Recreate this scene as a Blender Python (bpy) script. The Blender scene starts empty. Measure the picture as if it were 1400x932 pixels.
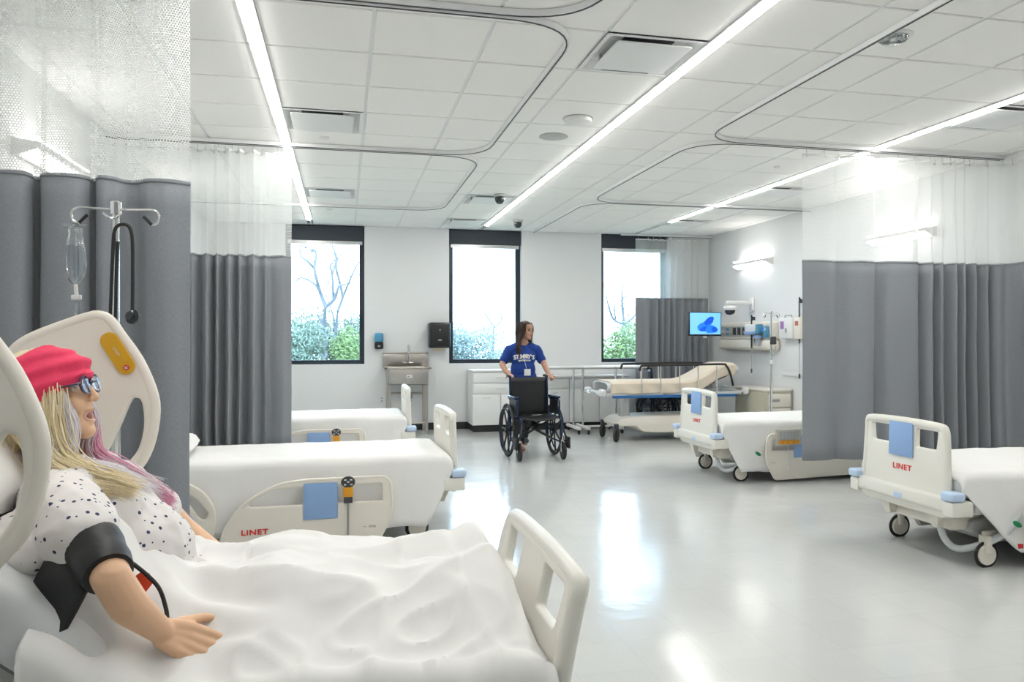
import bpy, bmesh, math, random
from mathutils import Vector, Matrix, noise
from mathutils.bvhtree import BVHTree
PI = math.pi
R = math.radians
random.seed(7)
C = bpy.context.scene.collection
SC = bpy.context.scene

# ---------------------------------------------------------------- camera
CAM_H = 1.36
YAW = 0.230
FPX, CX, CY = 1078.0, 723.0, 462.0
cam_data = bpy.data.cameras.new('camera')
cam = bpy.data.objects.new('camera', cam_data)
C.objects.link(cam)
cam.location = (0, 0, CAM_H)
cam.rotation_euler = (R(90), 0, -YAW)
cam_data.sensor_width = 36.0
cam_data.lens = FPX / 1400.0 * 36.0
cam_data.shift_x = -(CX - 700.0) / 1400.0
cam_data.shift_y = (CY - 466.0) / 1400.0
cam_data.clip_start = 0.05
cam_data.clip_end = 300
SC.camera = cam

# ---------------------------------------------------------------- world, exposure
world = bpy.data.worlds.new('world')
SC.world = world
world.use_nodes = True
wn = world.node_tree
bg = wn.nodes['Background']
bg.inputs[0].default_value = (0.58, 0.79, 1.0, 1)
bg.inputs[1].default_value = 5.0
SC.view_settings.view_transform = 'Standard'
SC.view_settings.look = 'None'
SC.view_settings.gamma = 1
SC.view_settings.use_curve_mapping = False
SC.view_settings.exposure = 0.95
STRIP = 19.0        # emission of the ceiling light strips
WALLLAMP = 3.2     # emission of the wall lamps

# ---------------------------------------------------------------- materials
def new_mat(name):
    m = bpy.data.materials.new(name); m.use_nodes = True
    nt = m.node_tree
    return m, nt, nt.nodes['Principled BSDF']

def mat(name, col, rough=0.5, metal=0.0, var=0.04, scale=6.0, bump=0.0, bscale=60.0, coat=0.0, spec=0.5, sheen=0.0):
    m, nt, b = new_mat(name)
    b.inputs['Roughness'].default_value = rough
    b.inputs['Metallic'].default_value = metal
    b.inputs['Specular IOR Level'].default_value = spec
    b.inputs['Coat Weight'].default_value = coat
    b.inputs['Sheen Weight'].default_value = sheen
    tc = nt.nodes.new('ShaderNodeTexCoord')
    n = nt.nodes.new('ShaderNodeTexNoise'); n.inputs['Scale'].default_value = scale
    n.inputs['Detail'].default_value = 4
    nt.links.new(tc.outputs['Object'], n.inputs['Vector'])
    mx = nt.nodes.new('ShaderNodeMix'); mx.data_type = 'RGBA'
    nt.links.new(n.outputs['Fac'], mx.inputs['Factor'])
    a = [max(0, c * (1 - var)) for c in col]; d = [min(1, c * (1 + var)) for c in col]
    mx.inputs['A'].default_value = (*a, 1); mx.inputs['B'].default_value = (*d, 1)
    nt.links.new(mx.outputs['Result'], b.inputs['Base Color'])
    if bump > 0:
        n2 = nt.nodes.new('ShaderNodeTexNoise'); n2.inputs['Scale'].default_value = bscale
        nt.links.new(tc.outputs['Object'], n2.inputs['Vector'])
        bp = nt.nodes.new('ShaderNodeBump'); bp.inputs['Strength'].default_value = bump
        bp.inputs['Distance'].default_value = 0.01
        nt.links.new(n2.outputs['Fac'], bp.inputs['Height'])
        nt.links.new(bp.outputs['Normal'], b.inputs['Normal'])
    return m

def emit(name, col, s):
    m, nt, b = new_mat(name)
    b.inputs['Base Color'].default_value = (*col, 1)
    b.inputs['Emission Color'].default_value = (*col, 1)
    b.inputs['Emission Strength'].default_value = s
    return m

def floor_mat():
    m, nt, b = new_mat('polished_vinyl')
    tc = nt.nodes.new('ShaderNodeTexCoord')
    n = nt.nodes.new('ShaderNodeTexNoise'); n.inputs['Scale'].default_value = 90; n.inputs['Detail'].default_value = 6
    n2 = nt.nodes.new('ShaderNodeTexNoise'); n2.inputs['Scale'].default_value = 0.7
    br = nt.nodes.new('ShaderNodeTexBrick'); br.offset = 0.0
    br.inputs['Scale'].default_value = 1.0
    br.inputs['Brick Width'].default_value = 0.3048; br.inputs['Row Height'].default_value = 0.3048
    br.inputs['Mortar Size'].default_value = 0.0012
    br.inputs['Color1'].default_value = (1, 1, 1, 1); br.inputs['Color2'].default_value = (.965, .965, .965, 1)
    br.inputs['Mortar'].default_value = (.86, .86, .86, 1)
    for q in (n, n2, br): nt.links.new(tc.outputs['Object'], q.inputs['Vector'])
    mx = nt.nodes.new('ShaderNodeMix'); mx.data_type = 'RGBA'
    mx.inputs['A'].default_value = (.585, .60, .585, 1); mx.inputs['B'].default_value = (.66, .672, .655, 1)
    nt.links.new(n.outputs['Fac'], mx.inputs['Factor'])
    mu = nt.nodes.new('ShaderNodeMix'); mu.data_type = 'RGBA'; mu.blend_type = 'MULTIPLY'; mu.inputs['Factor'].default_value = 1
    nt.links.new(mx.outputs['Result'], mu.inputs['A']); nt.links.new(br.outputs['Color'], mu.inputs['B'])
    nt.links.new(mu.outputs['Result'], b.inputs['Base Color'])
    mr = nt.nodes.new('ShaderNodeMapRange'); mr.inputs['To Min'].default_value = .09; mr.inputs['To Max'].default_value = .20
    nt.links.new(n2.outputs['Fac'], mr.inputs['Value']); nt.links.new(mr.outputs['Result'], b.inputs['Roughness'])
    b.inputs['Specular IOR Level'].default_value = .62
    n3 = nt.nodes.new('ShaderNodeTexNoise'); n3.inputs['Scale'].default_value = 2.2; n3.inputs['Detail'].default_value = 3
    nt.links.new(tc.outputs['Object'], n3.inputs['Vector'])
    bp = nt.nodes.new('ShaderNodeBump'); bp.inputs['Strength'].default_value = .25; bp.inputs['Distance'].default_value = .02
    nt.links.new(n3.outputs['Fac'], bp.inputs['Height']); nt.links.new(bp.outputs['Normal'], b.inputs['Normal'])
    return m

def net_mat():
    # white curtain net: hexagonal holes punched by UV in metres
    m, nt, b = new_mat('curtain_net')
    N = nt.nodes; L = nt.links
    uv = N.new('ShaderNodeUVMap')
    def cell(offset):
        mp = N.new('ShaderNodeMapping'); mp.inputs['Location'].default_value = (offset, offset, 0)
        mp.inputs['Scale'].default_value = (1 / 0.0125, 1 / 0.0217, 1)
        L.new(uv.outputs[0], mp.inputs[0])
        fr = N.new('ShaderNodeVectorMath'); fr.operation = 'FRACTION'; L.new(mp.outputs[0], fr.inputs[0])
        sb = N.new('ShaderNodeVectorMath'); sb.operation = 'SUBTRACT'; sb.inputs[1].default_value = (.5, .5, 0); L.new(fr.outputs[0], sb.inputs[0])
        ml = N.new('ShaderNodeVectorMath'); ml.operation = 'MULTIPLY'; ml.inputs[1].default_value = (.0125, .0217, 0); L.new(sb.outputs[0], ml.inputs[0])
        ln = N.new('ShaderNodeVectorMath'); ln.operation = 'LENGTH'; L.new(ml.outputs[0], ln.inputs[0])
        return ln.outputs['Value']
    mn = N.new('ShaderNodeMath'); mn.operation = 'MINIMUM'
    L.new(cell(0.0), mn.inputs[0]); L.new(cell(0.5), mn.inputs[1])
    lt = N.new('ShaderNodeMath'); lt.operation = 'GREATER_THAN'; lt.inputs[1].default_value = 0.0046
    L.new(mn.outputs[0], lt.inputs[0])
    b.inputs['Base Color'].default_value = (.86, .87, .86, 1); b.inputs['Roughness'].default_value = .8
    tr = N.new('ShaderNodeBsdfTranslucent'); tr.inputs[0].default_value = (.86, .87, .86, 1)
    ms = N.new('ShaderNodeMixShader'); ms.inputs[0].default_value = .45
    L.new(b.outputs[0], ms.inputs[1]); L.new(tr.outputs[0], ms.inputs[2])
    tp = N.new('ShaderNodeBsdfTransparent')
    m2 = N.new('ShaderNodeMixShader'); L.new(lt.outputs[0], m2.inputs[0])
    L.new(tp.outputs[0], m2.inputs[1]); L.new(ms.outputs[0], m2.inputs[2])
    L.new(m2.outputs[0], N['Material Output'].inputs[0])
    return m

def fabric_mat(name, col, translucency=0.0):
    m, nt, b = new_mat(name)
    N = nt.nodes; L = nt.links
    uv = N.new('ShaderNodeUVMap')
    mp = N.new('ShaderNodeMapping'); mp.inputs['Scale'].default_value = (260, 60, 1); L.new(uv.outputs[0], mp.inputs[0])
    mp2 = N.new('ShaderNodeMapping'); mp2.inputs['Scale'].default_value = (60, 300, 1); L.new(uv.outputs[0], mp2.inputs[0])
    n1 = N.new('ShaderNodeTexNoise'); n1.inputs['Scale'].default_value = 1; L.new(mp.outputs[0], n1.inputs[0])
    n2 = N.new('ShaderNodeTexNoise'); n2.inputs['Scale'].default_value = 1; L.new(mp2.outputs[0], n2.inputs[0])
    ad = N.new('ShaderNodeMath'); ad.operation = 'ADD'; L.new(n1.outputs[0], ad.inputs[0]); L.new(n2.outputs[0], ad.inputs[1])
    mr = N.new('ShaderNodeMapRange'); mr.inputs['From Min'].default_value = .6; mr.inputs['From Max'].default_value = 1.4
    L.new(ad.outputs[0], mr.inputs['Value'])
    mx = N.new('ShaderNodeMix'); mx.data_type = 'RGBA'; L.new(mr.outputs[0], mx.inputs['Factor'])
    mx.inputs['A'].default_value = (*[c * .87 for c in col], 1); mx.inputs['B'].default_value = (*[c * 1.13 for c in col], 1)
    L.new(mx.outputs['Result'], b.inputs['Base Color'])
    b.inputs['Roughness'].default_value = .85; b.inputs['Sheen Weight'].default_value = .15
    bp = N.new('ShaderNodeBump'); bp.inputs['Strength'].default_value = .25; bp.inputs['Distance'].default_value = .002
    L.new(ad.outputs[0], bp.inputs['Height']); L.new(bp.outputs['Normal'], b.inputs['Normal'])
    if translucency:
        tr = N.new('ShaderNodeBsdfTranslucent'); L.new(mx.outputs['Result'], tr.inputs[0])
        ms = N.new('ShaderNodeMixShader'); ms.inputs[0].default_value = translucency
        L.new(b.outputs[0], ms.inputs[1]); L.new(tr.outputs[0], ms.inputs[2]); L.new(ms.outputs[0], N['Material Output'].inputs[0])
    return m

def dots_mat():
    m, nt, b = new_mat('dotted_gown_cotton')
    N = nt.nodes; L = nt.links
    tc = N.new('ShaderNodeTexCoord')
    def dot(scale, r, off):
        mp = N.new('ShaderNodeMapping'); mp.inputs['Location'].default_value = off; L.new(tc.outputs['Object'], mp.inputs[0])
        v = N.new('ShaderNodeTexVoronoi'); v.inputs['Scale'].default_value = scale; v.inputs['Randomness'].default_value = .45
        L.new(mp.outputs[0], v.inputs['Vector'])
        c = N.new('ShaderNodeMath'); c.operation = 'LESS_THAN'; c.inputs[1].default_value = r; L.new(v.outputs['Distance'], c.inputs[0])
        return c
    a = dot(40, .19, (0, 0, 0)); d = dot(42, .12, (.3, .7, .2))
    ad = N.new('ShaderNodeMath'); ad.operation = 'MAXIMUM'; L.new(a.outputs[0], ad.inputs[0]); L.new(d.outputs[0], ad.inputs[1])
    mx = N.new('ShaderNodeMix'); mx.data_type = 'RGBA'; L.new(ad.outputs[0], mx.inputs['Factor'])
    mx.inputs['A'].default_value = (.80, .77, .75, 1); mx.inputs['B'].default_value = (.035, .05, .13, 1)
    L.new(mx.outputs['Result'], b.inputs['Base Color']); b.inputs['Roughness'].default_value = .85
    return m

def glass_mat(name, col, rough=0.0, alpha=0.12, refl=.8):
    m, nt, b = new_mat(name)
    N = nt.nodes; L = nt.links
    g = N.new('ShaderNodeBsdfGlossy'); g.inputs['Roughness'].default_value = rough
    t = N.new('ShaderNodeBsdfTransparent'); t.inputs[0].default_value = (*col, 1)
    fr = N.new('ShaderNodeFresnel'); fr.inputs[0].default_value = 1.45
    ad = N.new('ShaderNodeMath'); ad.operation = 'MULTIPLY_ADD'; ad.inputs[1].default_value = refl; ad.inputs[2].default_value = alpha
    L.new(fr.outputs[0], ad.inputs[0])
    ms = N.new('ShaderNodeMixShader'); L.new(ad.outputs[0], ms.inputs[0]); L.new(t.outputs[0], ms.inputs[1]); L.new(g.outputs[0], ms.inputs[2])
    L.new(ms.outputs[0], N['Material Output'].inputs[0])
    return m

def hair_mat(name, col, var=.3):
    m, nt, b = new_mat(name)
    N = nt.nodes; L = nt.links
    at = N.new('ShaderNodeTexCoord')
    mp = N.new('ShaderNodeMapping'); mp.inputs['Scale'].default_value = (120, 120, 9); L.new(at.outputs['Object'], mp.inputs[0])
    n = N.new('ShaderNodeTexNoise'); n.inputs['Scale'].default_value = 1; L.new(mp.outputs[0], n.inputs[0])
    mx = N.new('ShaderNodeMix'); mx.data_type = 'RGBA'; L.new(n.outputs[0], mx.inputs['Factor'])
    mx.inputs['A'].default_value = (*[c * (1 - var) for c in col], 1); mx.inputs['B'].default_value = (*[min(1, c * (1 + var)) for c in col], 1)
    L.new(mx.outputs['Result'], b.inputs['Base Color']); b.inputs['Roughness'].default_value = .45
    return m

M = dict(
    wall=mat('wall_paint', (.80, .812, .81), .6, var=.01, bump=.03, bscale=200),
    tile=mat('ceiling_tile', (.95, .945, .92), .85, var=.015, scale=40, bump=.08, bscale=300),
    grid=mat('grid_white', (.84, .85, .85), .5, var=.01),
    floor=floor_mat(), base=mat('black_cove_base', (.02, .022, .025), .4),
    frame=mat('dark_window_frame', (.018, .028, .04), .35), shade=mat('dark_shade', (.03, .04, .05), .6),
    glass=glass_mat('window_glass', (.93, .98, 1.0), alpha=.0),
    net=net_mat(), curtain=fabric_mat('grey_curtain', (.275, .292, .318), .04),
    rail=mat('track_aluminium', (.62, .63, .62), .35, .6), beige=mat('bed_plastic', (.82, .775, .69), .38, var=.015, bump=.02, bscale=150),
    beige_light=mat('bed_plastic_light', (.82, .80, .73), .38, var=.01), bedgrey=mat('bed_frame_grey', (.45, .46, .44), .45),
    darkgrey=mat('dark_plastic', (.05, .052, .055), .45), black=mat('black_plastic', (.012, .012, .013), .4),
    rubber=mat('black_rubber', (.02, .02, .02), .6), blue=mat('blue_pad', (.27, .43, .72), .5, var=.01),
    bumper=mat('light_blue_bumper', (.52, .66, .85), .4, var=.01), sheet=mat('white_sheet', (.87, .865, .845), .85, var=.01, scale=3, bump=.45, bscale=6, sheen=.1),
    mattress=mat('mattress_cover', (.74, .76, .77), .6), hose=mat('white_hose', (.66, .69, .71), .4),
    red=mat('red_print', (.72, .03, .03), .4, var=.0), green=mat('green_clip', (.0, .22, .08), .4), orange=mat('orange_plastic', (.80, .36, .02), .4),
    yellow=mat('yellow_panel', (.66, .37, .015), .45, var=.02), white=mat('white_plastic', (.80, .80, .79), .4, var=.01),
    print_grey=mat('grey_print', (.35, .36, .35), .5), chrome=mat('chrome', (.75, .76, .77), .14, 1.0, var=.02), steel=mat('brushed_steel', (.50, .47, .43), .33, .9, var=.08, scale=20),
    pink=mat('pink_headband', (.86, .05, .13), .8, var=.10, scale=20, bump=.1, bscale=80),
    skin_vinyl=mat('vinyl_skin', (.80, .50, .31), .48, var=.03), skin_face=mat('vinyl_face', (.80, .52, .40), .5),
    skin=mat('skin', (.50, .27, .18), .5, var=.05), gown=dots_mat(), blonde=hair_mat('blonde_hair', (.93, .75, .50), .2),
    pinkhair=hair_mat('pink_hair', (.85, .35, .50), .35), whitehair=hair_mat('white_hair', (.80, .76, .80), .12), darkhair=hair_mat('dark_hair', (.045, .028, .022), .5),
    cuff=mat('black_nylon', (.008, .009, .011), .5, bump=.1), tag=mat('orange_red_label', (.82, .07, .02), .45),
    tshirt=mat('royal_blue_cotton', (.006, .042, .25), .8, var=.08, bump=.05), pants=mat('black_trousers', (.02, .02, .024), .8),
    lettering=mat('cream_print', (.80, .78, .70), .6, var=.0), vinyl=mat('black_vinyl', (.012, .013, .015), .45, bump=.04),
    bluemetal=mat('dark_blue_metal', (.02, .04, .09), .25, .7), cabinet=mat('cabinet_grey', (.84, .845, .83), .45, var=.01), toe=mat('dark_toe', (.02, .02, .02), .6),
    cream=mat('cream_blanket', (.76, .66, .53), .85, var=.02, bump=.1, bscale=10), tan=mat('tan_laminate', (.52, .50, .40), .5),
    screen=emit('screen_blue', (.16, .45, .85), .5), swirl=emit('screen_swirl', (.0, .07, .55), .45), swirl2=emit('screen_swirl_light', (.01, .16, .80), .5),
    strip=emit('strip_diffuser', (1.0, .985, .95), STRIP), lamp=emit('wall_lamp_diffuser', (1.0, .97, .93), WALLLAMP),
    clear=glass_mat('clear_vinyl', (.93, .95, .96), .08, .10), soapblue=mat('blue_soap', (.08, .30, .48), .4), smoke=mat('smoke_plastic', (.03, .035, .04), .25),
    purple=mat('purple_print', (.35, .18, .45), .5), rust=mat('rust_print', (.45, .15, .10), .5), bark=mat('bark', (.12, .125, .14), .9, var=.2),
    leaf=mat('leaf_green', (.12, .17, .055), .7, var=.4, scale=2), leaf2=mat('leaf_blue_green', (.13, .17, .125), .7, var=.4, scale=2), leaf_haze=mat('leaf_hazed', (.22, .27, .25), .7, var=.3, scale=2), ground=mat('ground_grass', (.22, .25, .14), .9, var=.3),  # palest leaf colour has the hedge's distance haze mixed in
)
# ---------------------------------------------------------------- mesh helpers
def obj(name, bm, material, parent=None, smooth=True, label=None, me=None):
    if me is None:
        me = bpy.data.meshes.new(name)
        bm.normal_update()
        bm.to_mesh(me); bm.free()
    if smooth and not me.get('done'):
        for p in me.polygons: p.use_smooth = True
        try: me.set_sharp_from_angle(angle=R(38))
        except Exception: pass
    me['done'] = 1
    if material is not None and not me.materials: me.materials.append(material)
    o = bpy.data.objects.new(name, me); C.objects.link(o)
    if parent is not None: o.parent = parent
    if label: o['label'] = label
    return o

def tag(o, label, cat, group=None, kind=None):
    if label: o['label'] = label
    if cat: o['category'] = cat
    if group: o['group'] = group
    if kind: o['kind'] = kind
    return o

def thing(name, label, cat, loc=(0, 0, 0), rz=0, group=None, scale=1):
    o = bpy.data.objects.new(name, None); C.objects.link(o)
    o.location = loc; o.rotation_euler = (0, 0, rz); o.empty_display_size = .1
    if scale != 1: o.scale = (scale,) * 3
    return tag(o, label, cat, group)

def struct(name, bm, m, parent=None, smooth=False):
    o = obj(name, bm, m, parent, smooth)
    if parent is None: o['kind'] = 'structure'
    return o

_mc = {}
def cached(key, fn):
    # meshes of alike parts are made once and shared
    if key not in _mc:
        bm = fn()
        me = bpy.data.meshes.new(key); bm.normal_update(); bm.to_mesh(me); bm.free(); _mc[key] = me
    return _mc[key]

def B(): return bmesh.new()

def box(bm, x0, x1, y0, y1, z0, z1, r=0.0, seg=2, mtx=None):
    g = bmesh.ops.create_cube(bm, size=1)
    vs = g['verts']
    for v in vs:
        v.co = Vector(((x0 + x1) / 2 + v.co.x * (x1 - x0), (y0 + y1) / 2 + v.co.y * (y1 - y0), (z0 + z1) / 2 + v.co.z * (z1 - z0)))
    if r > 0:
        es = list({e for v in vs for e in v.link_edges})
        g2 = bmesh.ops.bevel(bm, geom=es + vs, offset=r, segments=seg, profile=.5, affect='EDGES')
        vs = list({v for f in g2['faces'] for v in f.verts} | {v for v in vs if v.is_valid})
    if mtx is not None: bmesh.ops.transform(bm, matrix=mtx, verts=[v for v in vs if v.is_valid])
    return bm

def BX(*a, **k): return box(B(), *a, **k)

def tube(bm, pts, r, seg=8, closed=False, caps=True, flat=1.0, up=None):
    pts = [Vector(p) for p in pts]; n = len(pts)
    rs = r if isinstance(r, (list, tuple)) else [r] * n
    rings = []; nrm = None
    for i, p in enumerate(pts):
        if closed: t = pts[(i + 1) % n] - pts[i - 1]
        else: t = pts[min(i + 1, n - 1)] - pts[max(i - 1, 0)]
        if t.length < 1e-9: t = Vector((0, 0, 1))
        t.normalize()
        if up is not None: nrm = Vector(up) - t * t.dot(Vector(up)); nrm = nrm.normalized() if nrm.length > 1e-6 else t.orthogonal().normalized()
        elif nrm is None: nrm = t.orthogonal().normalized()
        else:
            nrm = nrm - t * nrm.dot(t)
            nrm = nrm.normalized() if nrm.length > 1e-6 else t.orthogonal().normalized()
        bn = t.cross(nrm)
        off = PI / seg if seg == 4 else 0
        rings.append([bm.verts.new(p + (nrm * math.cos(2 * PI * k / seg + off) * rs[i] + bn * math.sin(2 * PI * k / seg + off) * rs[i] * flat)) for k in range(seg)])
    m = n if closed else n - 1
    for i in range(m):
        a = rings[i]; b = rings[(i + 1) % n]
        for k in range(seg):
            bm.faces.new((a[k], a[(k + 1) % seg], b[(k + 1) % seg], b[k]))
    if caps and not closed:
        bm.faces.new(rings[0][::-1]); bm.faces.new(rings[-1])
    return bm

def TB(pts, r, seg=8, **k): return tube(B(), pts, r, seg, **k)

def smooth_path(pts, n=6, closed=False):
    P = [Vector(p) for p in pts]; N = len(P); out = []
    rng = range(N) if closed else range(N - 1)
    for i in rng:
        p0 = P[(i - 1) % N] if closed or i > 0 else P[0]
        p1 = P[i]; p2 = P[(i + 1) % N]
        p3 = P[(i + 2) % N] if closed or i < N - 2 else P[-1]
        for k in range(n):
            t = k / n
            out.append(.5 * ((2 * p1) + (p2 - p0) * t + (2 * p0 - 5 * p1 + 4 * p2 - p3) * t * t + (3 * p1 - p0 - 3 * p2 + p3) * t ** 3))
    if not closed: out.append(P[-1])
    return out

def lathe(bm, prof, seg=20, mtx=None):
    rings = []
    for (r, z) in prof:
        if r < 1e-6: rings.append([bm.verts.new((0, 0, z))])
        else: rings.append([bm.verts.new((r * math.cos(2 * PI * k / seg), r * math.sin(2 * PI * k / seg), z)) for k in range(seg)])
    for a, b in zip(rings, rings[1:]):
        for k in range(seg):
            k2 = (k + 1) % seg
            if len(a) == 1 and len(b) == 1: continue
            if len(a) == 1: bm.faces.new((a[0], b[k], b[k2]))
            elif len(b) == 1: bm.faces.new((a[k2], a[k], b[0]))
            else: bm.faces.new((a[k], b[k], b[k2], a[k2]))
    vs = [v for r_ in rings for v in r_]
    if len(rings[0]) > 1: bm.faces.new(rings[0])
    if len(rings[-1]) > 1: bm.faces.new(rings[-1][::-1])
    bmesh.ops.recalc_face_normals(bm, faces=list({f for v in vs for f in v.link_faces}))
    if mtx is not None: bmesh.ops.transform(bm, matrix=mtx, verts=vs)
    return bm

def MT(loc=(0, 0, 0), rx=0, ry=0, rz=0, s=(1, 1, 1)):
    return Matrix.Translation(loc) @ Matrix.Rotation(rz, 4, 'Z') @ Matrix.Rotation(ry, 4, 'Y') @ Matrix.Rotation(rx, 4, 'X') @ Matrix.Diagonal((*s, 1))

def ell(bm, c, r, seg=20, mtx=None):
    g = bmesh.ops.create_uvsphere(bm, u_segments=seg, v_segments=max(6, seg // 2), radius=1)
    m = Matrix.Translation(c) @ (mtx or Matrix.Identity(4)) @ Matrix.Diagonal((*((r,) * 3 if not isinstance(r, (tuple, list)) else r), 1))
    bmesh.ops.transform(bm, matrix=m, verts=g['verts'])
    return bm

def fillet(pts, r, n=5):
    out = []; N = len(pts)
    for i in range(N):
        p = Vector(pts[i]).to_2d(); a = Vector(pts[i - 1]).to_2d(); b = Vector(pts[(i + 1) % N]).to_2d()
        rr = r[i] if isinstance(r, (list, tuple)) else r
        da = (a - p); db = (b - p)
        q = min(rr, da.length * .48, db.length * .48)
        s = p + da.normalized() * q; e = p + db.normalized() * q
        for k in range(n + 1):
            t = k / n
            out.append((s * (1 - t) ** 2 + p * 2 * t * (1 - t) + e * t * t))
    return [(v.x, v.y) for v in out]

def plate(outer, holes=(), thick=.03, bev=.01, mtx=None, res=3):
    # flat plate with holes and rounded edges, outline in XY, thickness along Z
    cu = bpy.data.curves.new('plate', 'CURVE'); cu.dimensions = '2D'; cu.fill_mode = 'BOTH'
    cu.extrude = max(0, thick / 2 - bev); cu.bevel_depth = bev; cu.bevel_resolution = res; cu.offset = -bev
    for poly in [outer] + list(holes):
        s = cu.splines.new('POLY'); s.points.add(len(poly) - 1); s.use_cyclic_u = True
        for p, q in zip(s.points, poly): p.co = (q[0], q[1], 0, 1)
    o = bpy.data.objects.new('plate', cu)
    me = bpy.data.meshes.new_from_object(o)
    bm = B(); bm.from_mesh(me)
    bmesh.ops.remove_doubles(bm, verts=bm.verts, dist=1e-5)
    if mtx is not None: bmesh.ops.transform(bm, matrix=mtx, verts=bm.verts)
    if mtx is not None and mtx.determinant() < 0: bmesh.ops.reverse_faces(bm, faces=bm.faces)
    bpy.data.objects.remove(o); bpy.data.curves.remove(cu); bpy.data.meshes.remove(me)
    return bm

def text(s, size, mtx, extrude=.0008, bold=.0, sx=1.0, align='CENTER'):
    cu = bpy.data.curves.new('t', 'FONT'); cu.body = s; cu.size = size; cu.extrude = extrude; cu.offset = bold; cu.align_x = align; cu.space_character = 1.12; cu.align_y = 'CENTER'
    o = bpy.data.objects.new('t', cu)
    me = bpy.data.meshes.new_from_object(o)
    bm = B(); bm.from_mesh(me)
    bmesh.ops.transform(bm, matrix=mtx @ Matrix.Diagonal((sx, 1, 1, 1)), verts=bm.verts)
    bpy.data.objects.remove(o); bpy.data.curves.remove(cu); bpy.data.meshes.remove(me)
    return bm

def merge(*bms):
    out = bms[0]
    for b in bms[1:]:
        me = bpy.data.meshes.new('tmp'); b.to_mesh(me); b.free(); out.from_mesh(me); bpy.data.meshes.remove(me)
    return out

def fuse(bm, voxel=.006, smooth=4, fac=.5):
    # one continuous surface out of overlapping volumes
    me = bpy.data.meshes.new('fuse'); bm.to_mesh(me); bm.free()
    o = bpy.data.objects.new('fuse', me); C.objects.link(o)
    m = o.modifiers.new('r', 'REMESH'); m.mode = 'VOXEL'; m.voxel_size = voxel; m.use_smooth_shade = True
    if smooth:
        s = o.modifiers.new('s', 'SMOOTH'); s.factor = fac; s.iterations = smooth
    dg = bpy.context.evaluated_depsgraph_get(); dg.update()
    me2 = bpy.data.meshes.new_from_object(o.evaluated_get(dg))
    out = B(); out.from_mesh(me2)
    bpy.data.objects.remove(o); bpy.data.meshes.remove(me); bpy.data.meshes.remove(me2)
    return out

def grid_mesh(rows, uvs=None):
    bm = B(); V = [[bm.verts.new(p) for p in r] for r in rows]
    uvl = bm.loops.layers.uv.new('UVMap') if uvs else None
    for i in range(len(V) - 1):
        for j in range(len(V[0]) - 1):
            f = bm.faces.new((V[i][j], V[i][j + 1], V[i + 1][j + 1], V[i + 1][j]))
            if uvl:
                for l, (a, b) in zip(f.loops, ((i, j), (i, j + 1), (i + 1, j + 1), (i + 1, j))): l[uvl].uv = uvs[a][b]
    return bm

def arc_path(pts, r, n=8, z=0):
    # polyline with rounded corners, open
    out = []
    for i, p in enumerate(pts):
        p = Vector(p)
        if i in (0, len(pts) - 1): out.append(Vector((p.x, p.y, z))); continue
        a = Vector(pts[i - 1]) - p; b = Vector(pts[i + 1]) - p
        s = p + a.normalized() * r; e = p + b.normalized() * r
        for k in range(n + 1):
            t = k / n
            q = s * (1 - t) ** 2 + p * 2 * t * (1 - t) + e * t * t
            out.append(Vector((q.x, q.y, z)))
    return out

def onY(x, y, Y):
    # photo measurement -> point on the vertical plane Y = const
    t = math.atan((x - CX) / FPX) + YAW; X = Y * math.tan(t); d = X * math.sin(YAW) + Y * math.cos(YAW)
    return (X, CAM_H - (y - CY) * d / FPX)

def fbm(x, y=0.0, z=0.0): return noise.fractal(Vector((x, y, z)), 1.0, 2.0, 3)

# ---------------------------------------------------------------- room shell
XL, XR, YF, YB, ZC = -1.85, 5.75, -2.6, 11.75, 3.0
struct('floor', BX(XL, XR, YF, YB, -.12, 0), M['floor'])
struct('wall_left', BX(XL - .15, XL, YF - .15, YB, 0, 3.3), M['wall'])
struct('wall_right', BX(XR, XR + .15, YF - .15, YB, 0, 3.3), M['wall'])
struct('wall_front', BX(XL, XR, YF - .15, YF, 0, 3.3), M['wall'])
WZ0, WZ1 = .98, 2.98
wins = [(-.82, .288), (1.527, 2.636), (3.917, 5.03)]
wb = B(); e = [XL - .15] + [v for w in wins for v in w] + [XR + .15]
for a, b in zip(e[::2], e[1::2]): box(wb, a, b, YB, YB + .28, 0, 3.3)
for a, b in wins:
    box(wb, a, b, YB, YB + .28, 0, WZ0); box(wb, a, b, YB, YB + .28, WZ1 + .02, 3.3)
struct('wall_back', wb, M['wall'])
for i, (a, b) in enumerate(wins):
    fo = [(a, WZ0), (b, WZ0), (b, WZ1 + .02), (a, WZ1 + .02)]; t = .07
    fi = [(a + t, WZ0 + .06), (b - t, WZ0 + .06), (b - t, WZ1 - .05), (a + t, WZ1 - .05)]
    w = struct('window_%d' % (i + 1), plate(fo, [fi], .07, .003, MT((0, YB + .13, 0), rx=R(90)), 1), M['frame'])
    obj('window_pane', BX(a + t - .01, b - t + .01, YB + .125, YB + .131, WZ0 + .05, WZ1 - .04), M['glass'], w, False)
    obj('shade_box', BX(a + .012, b - .012, YB + .005, YB + .09, 2.775, 2.985, .006), M['shade'], w, False, 'dark roller shade box')
    obj('shade_hem', BX(a + .03, b - .03, YB + .045, YB + .06, 2.72, 2.777, .004), M['rail'], w, False, 'pale rolled shade bottom bar')
for nm, bx in (('back', (XL, XR, YB - .014, YB)), ('left', (XL, XL + .014, YF, YB - .014)), ('right', (XR - .014, XR, YF, YB - .014))):
    struct('baseboard_' + nm, BX(*bx, 0, .105, .004), M['base'])
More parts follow.
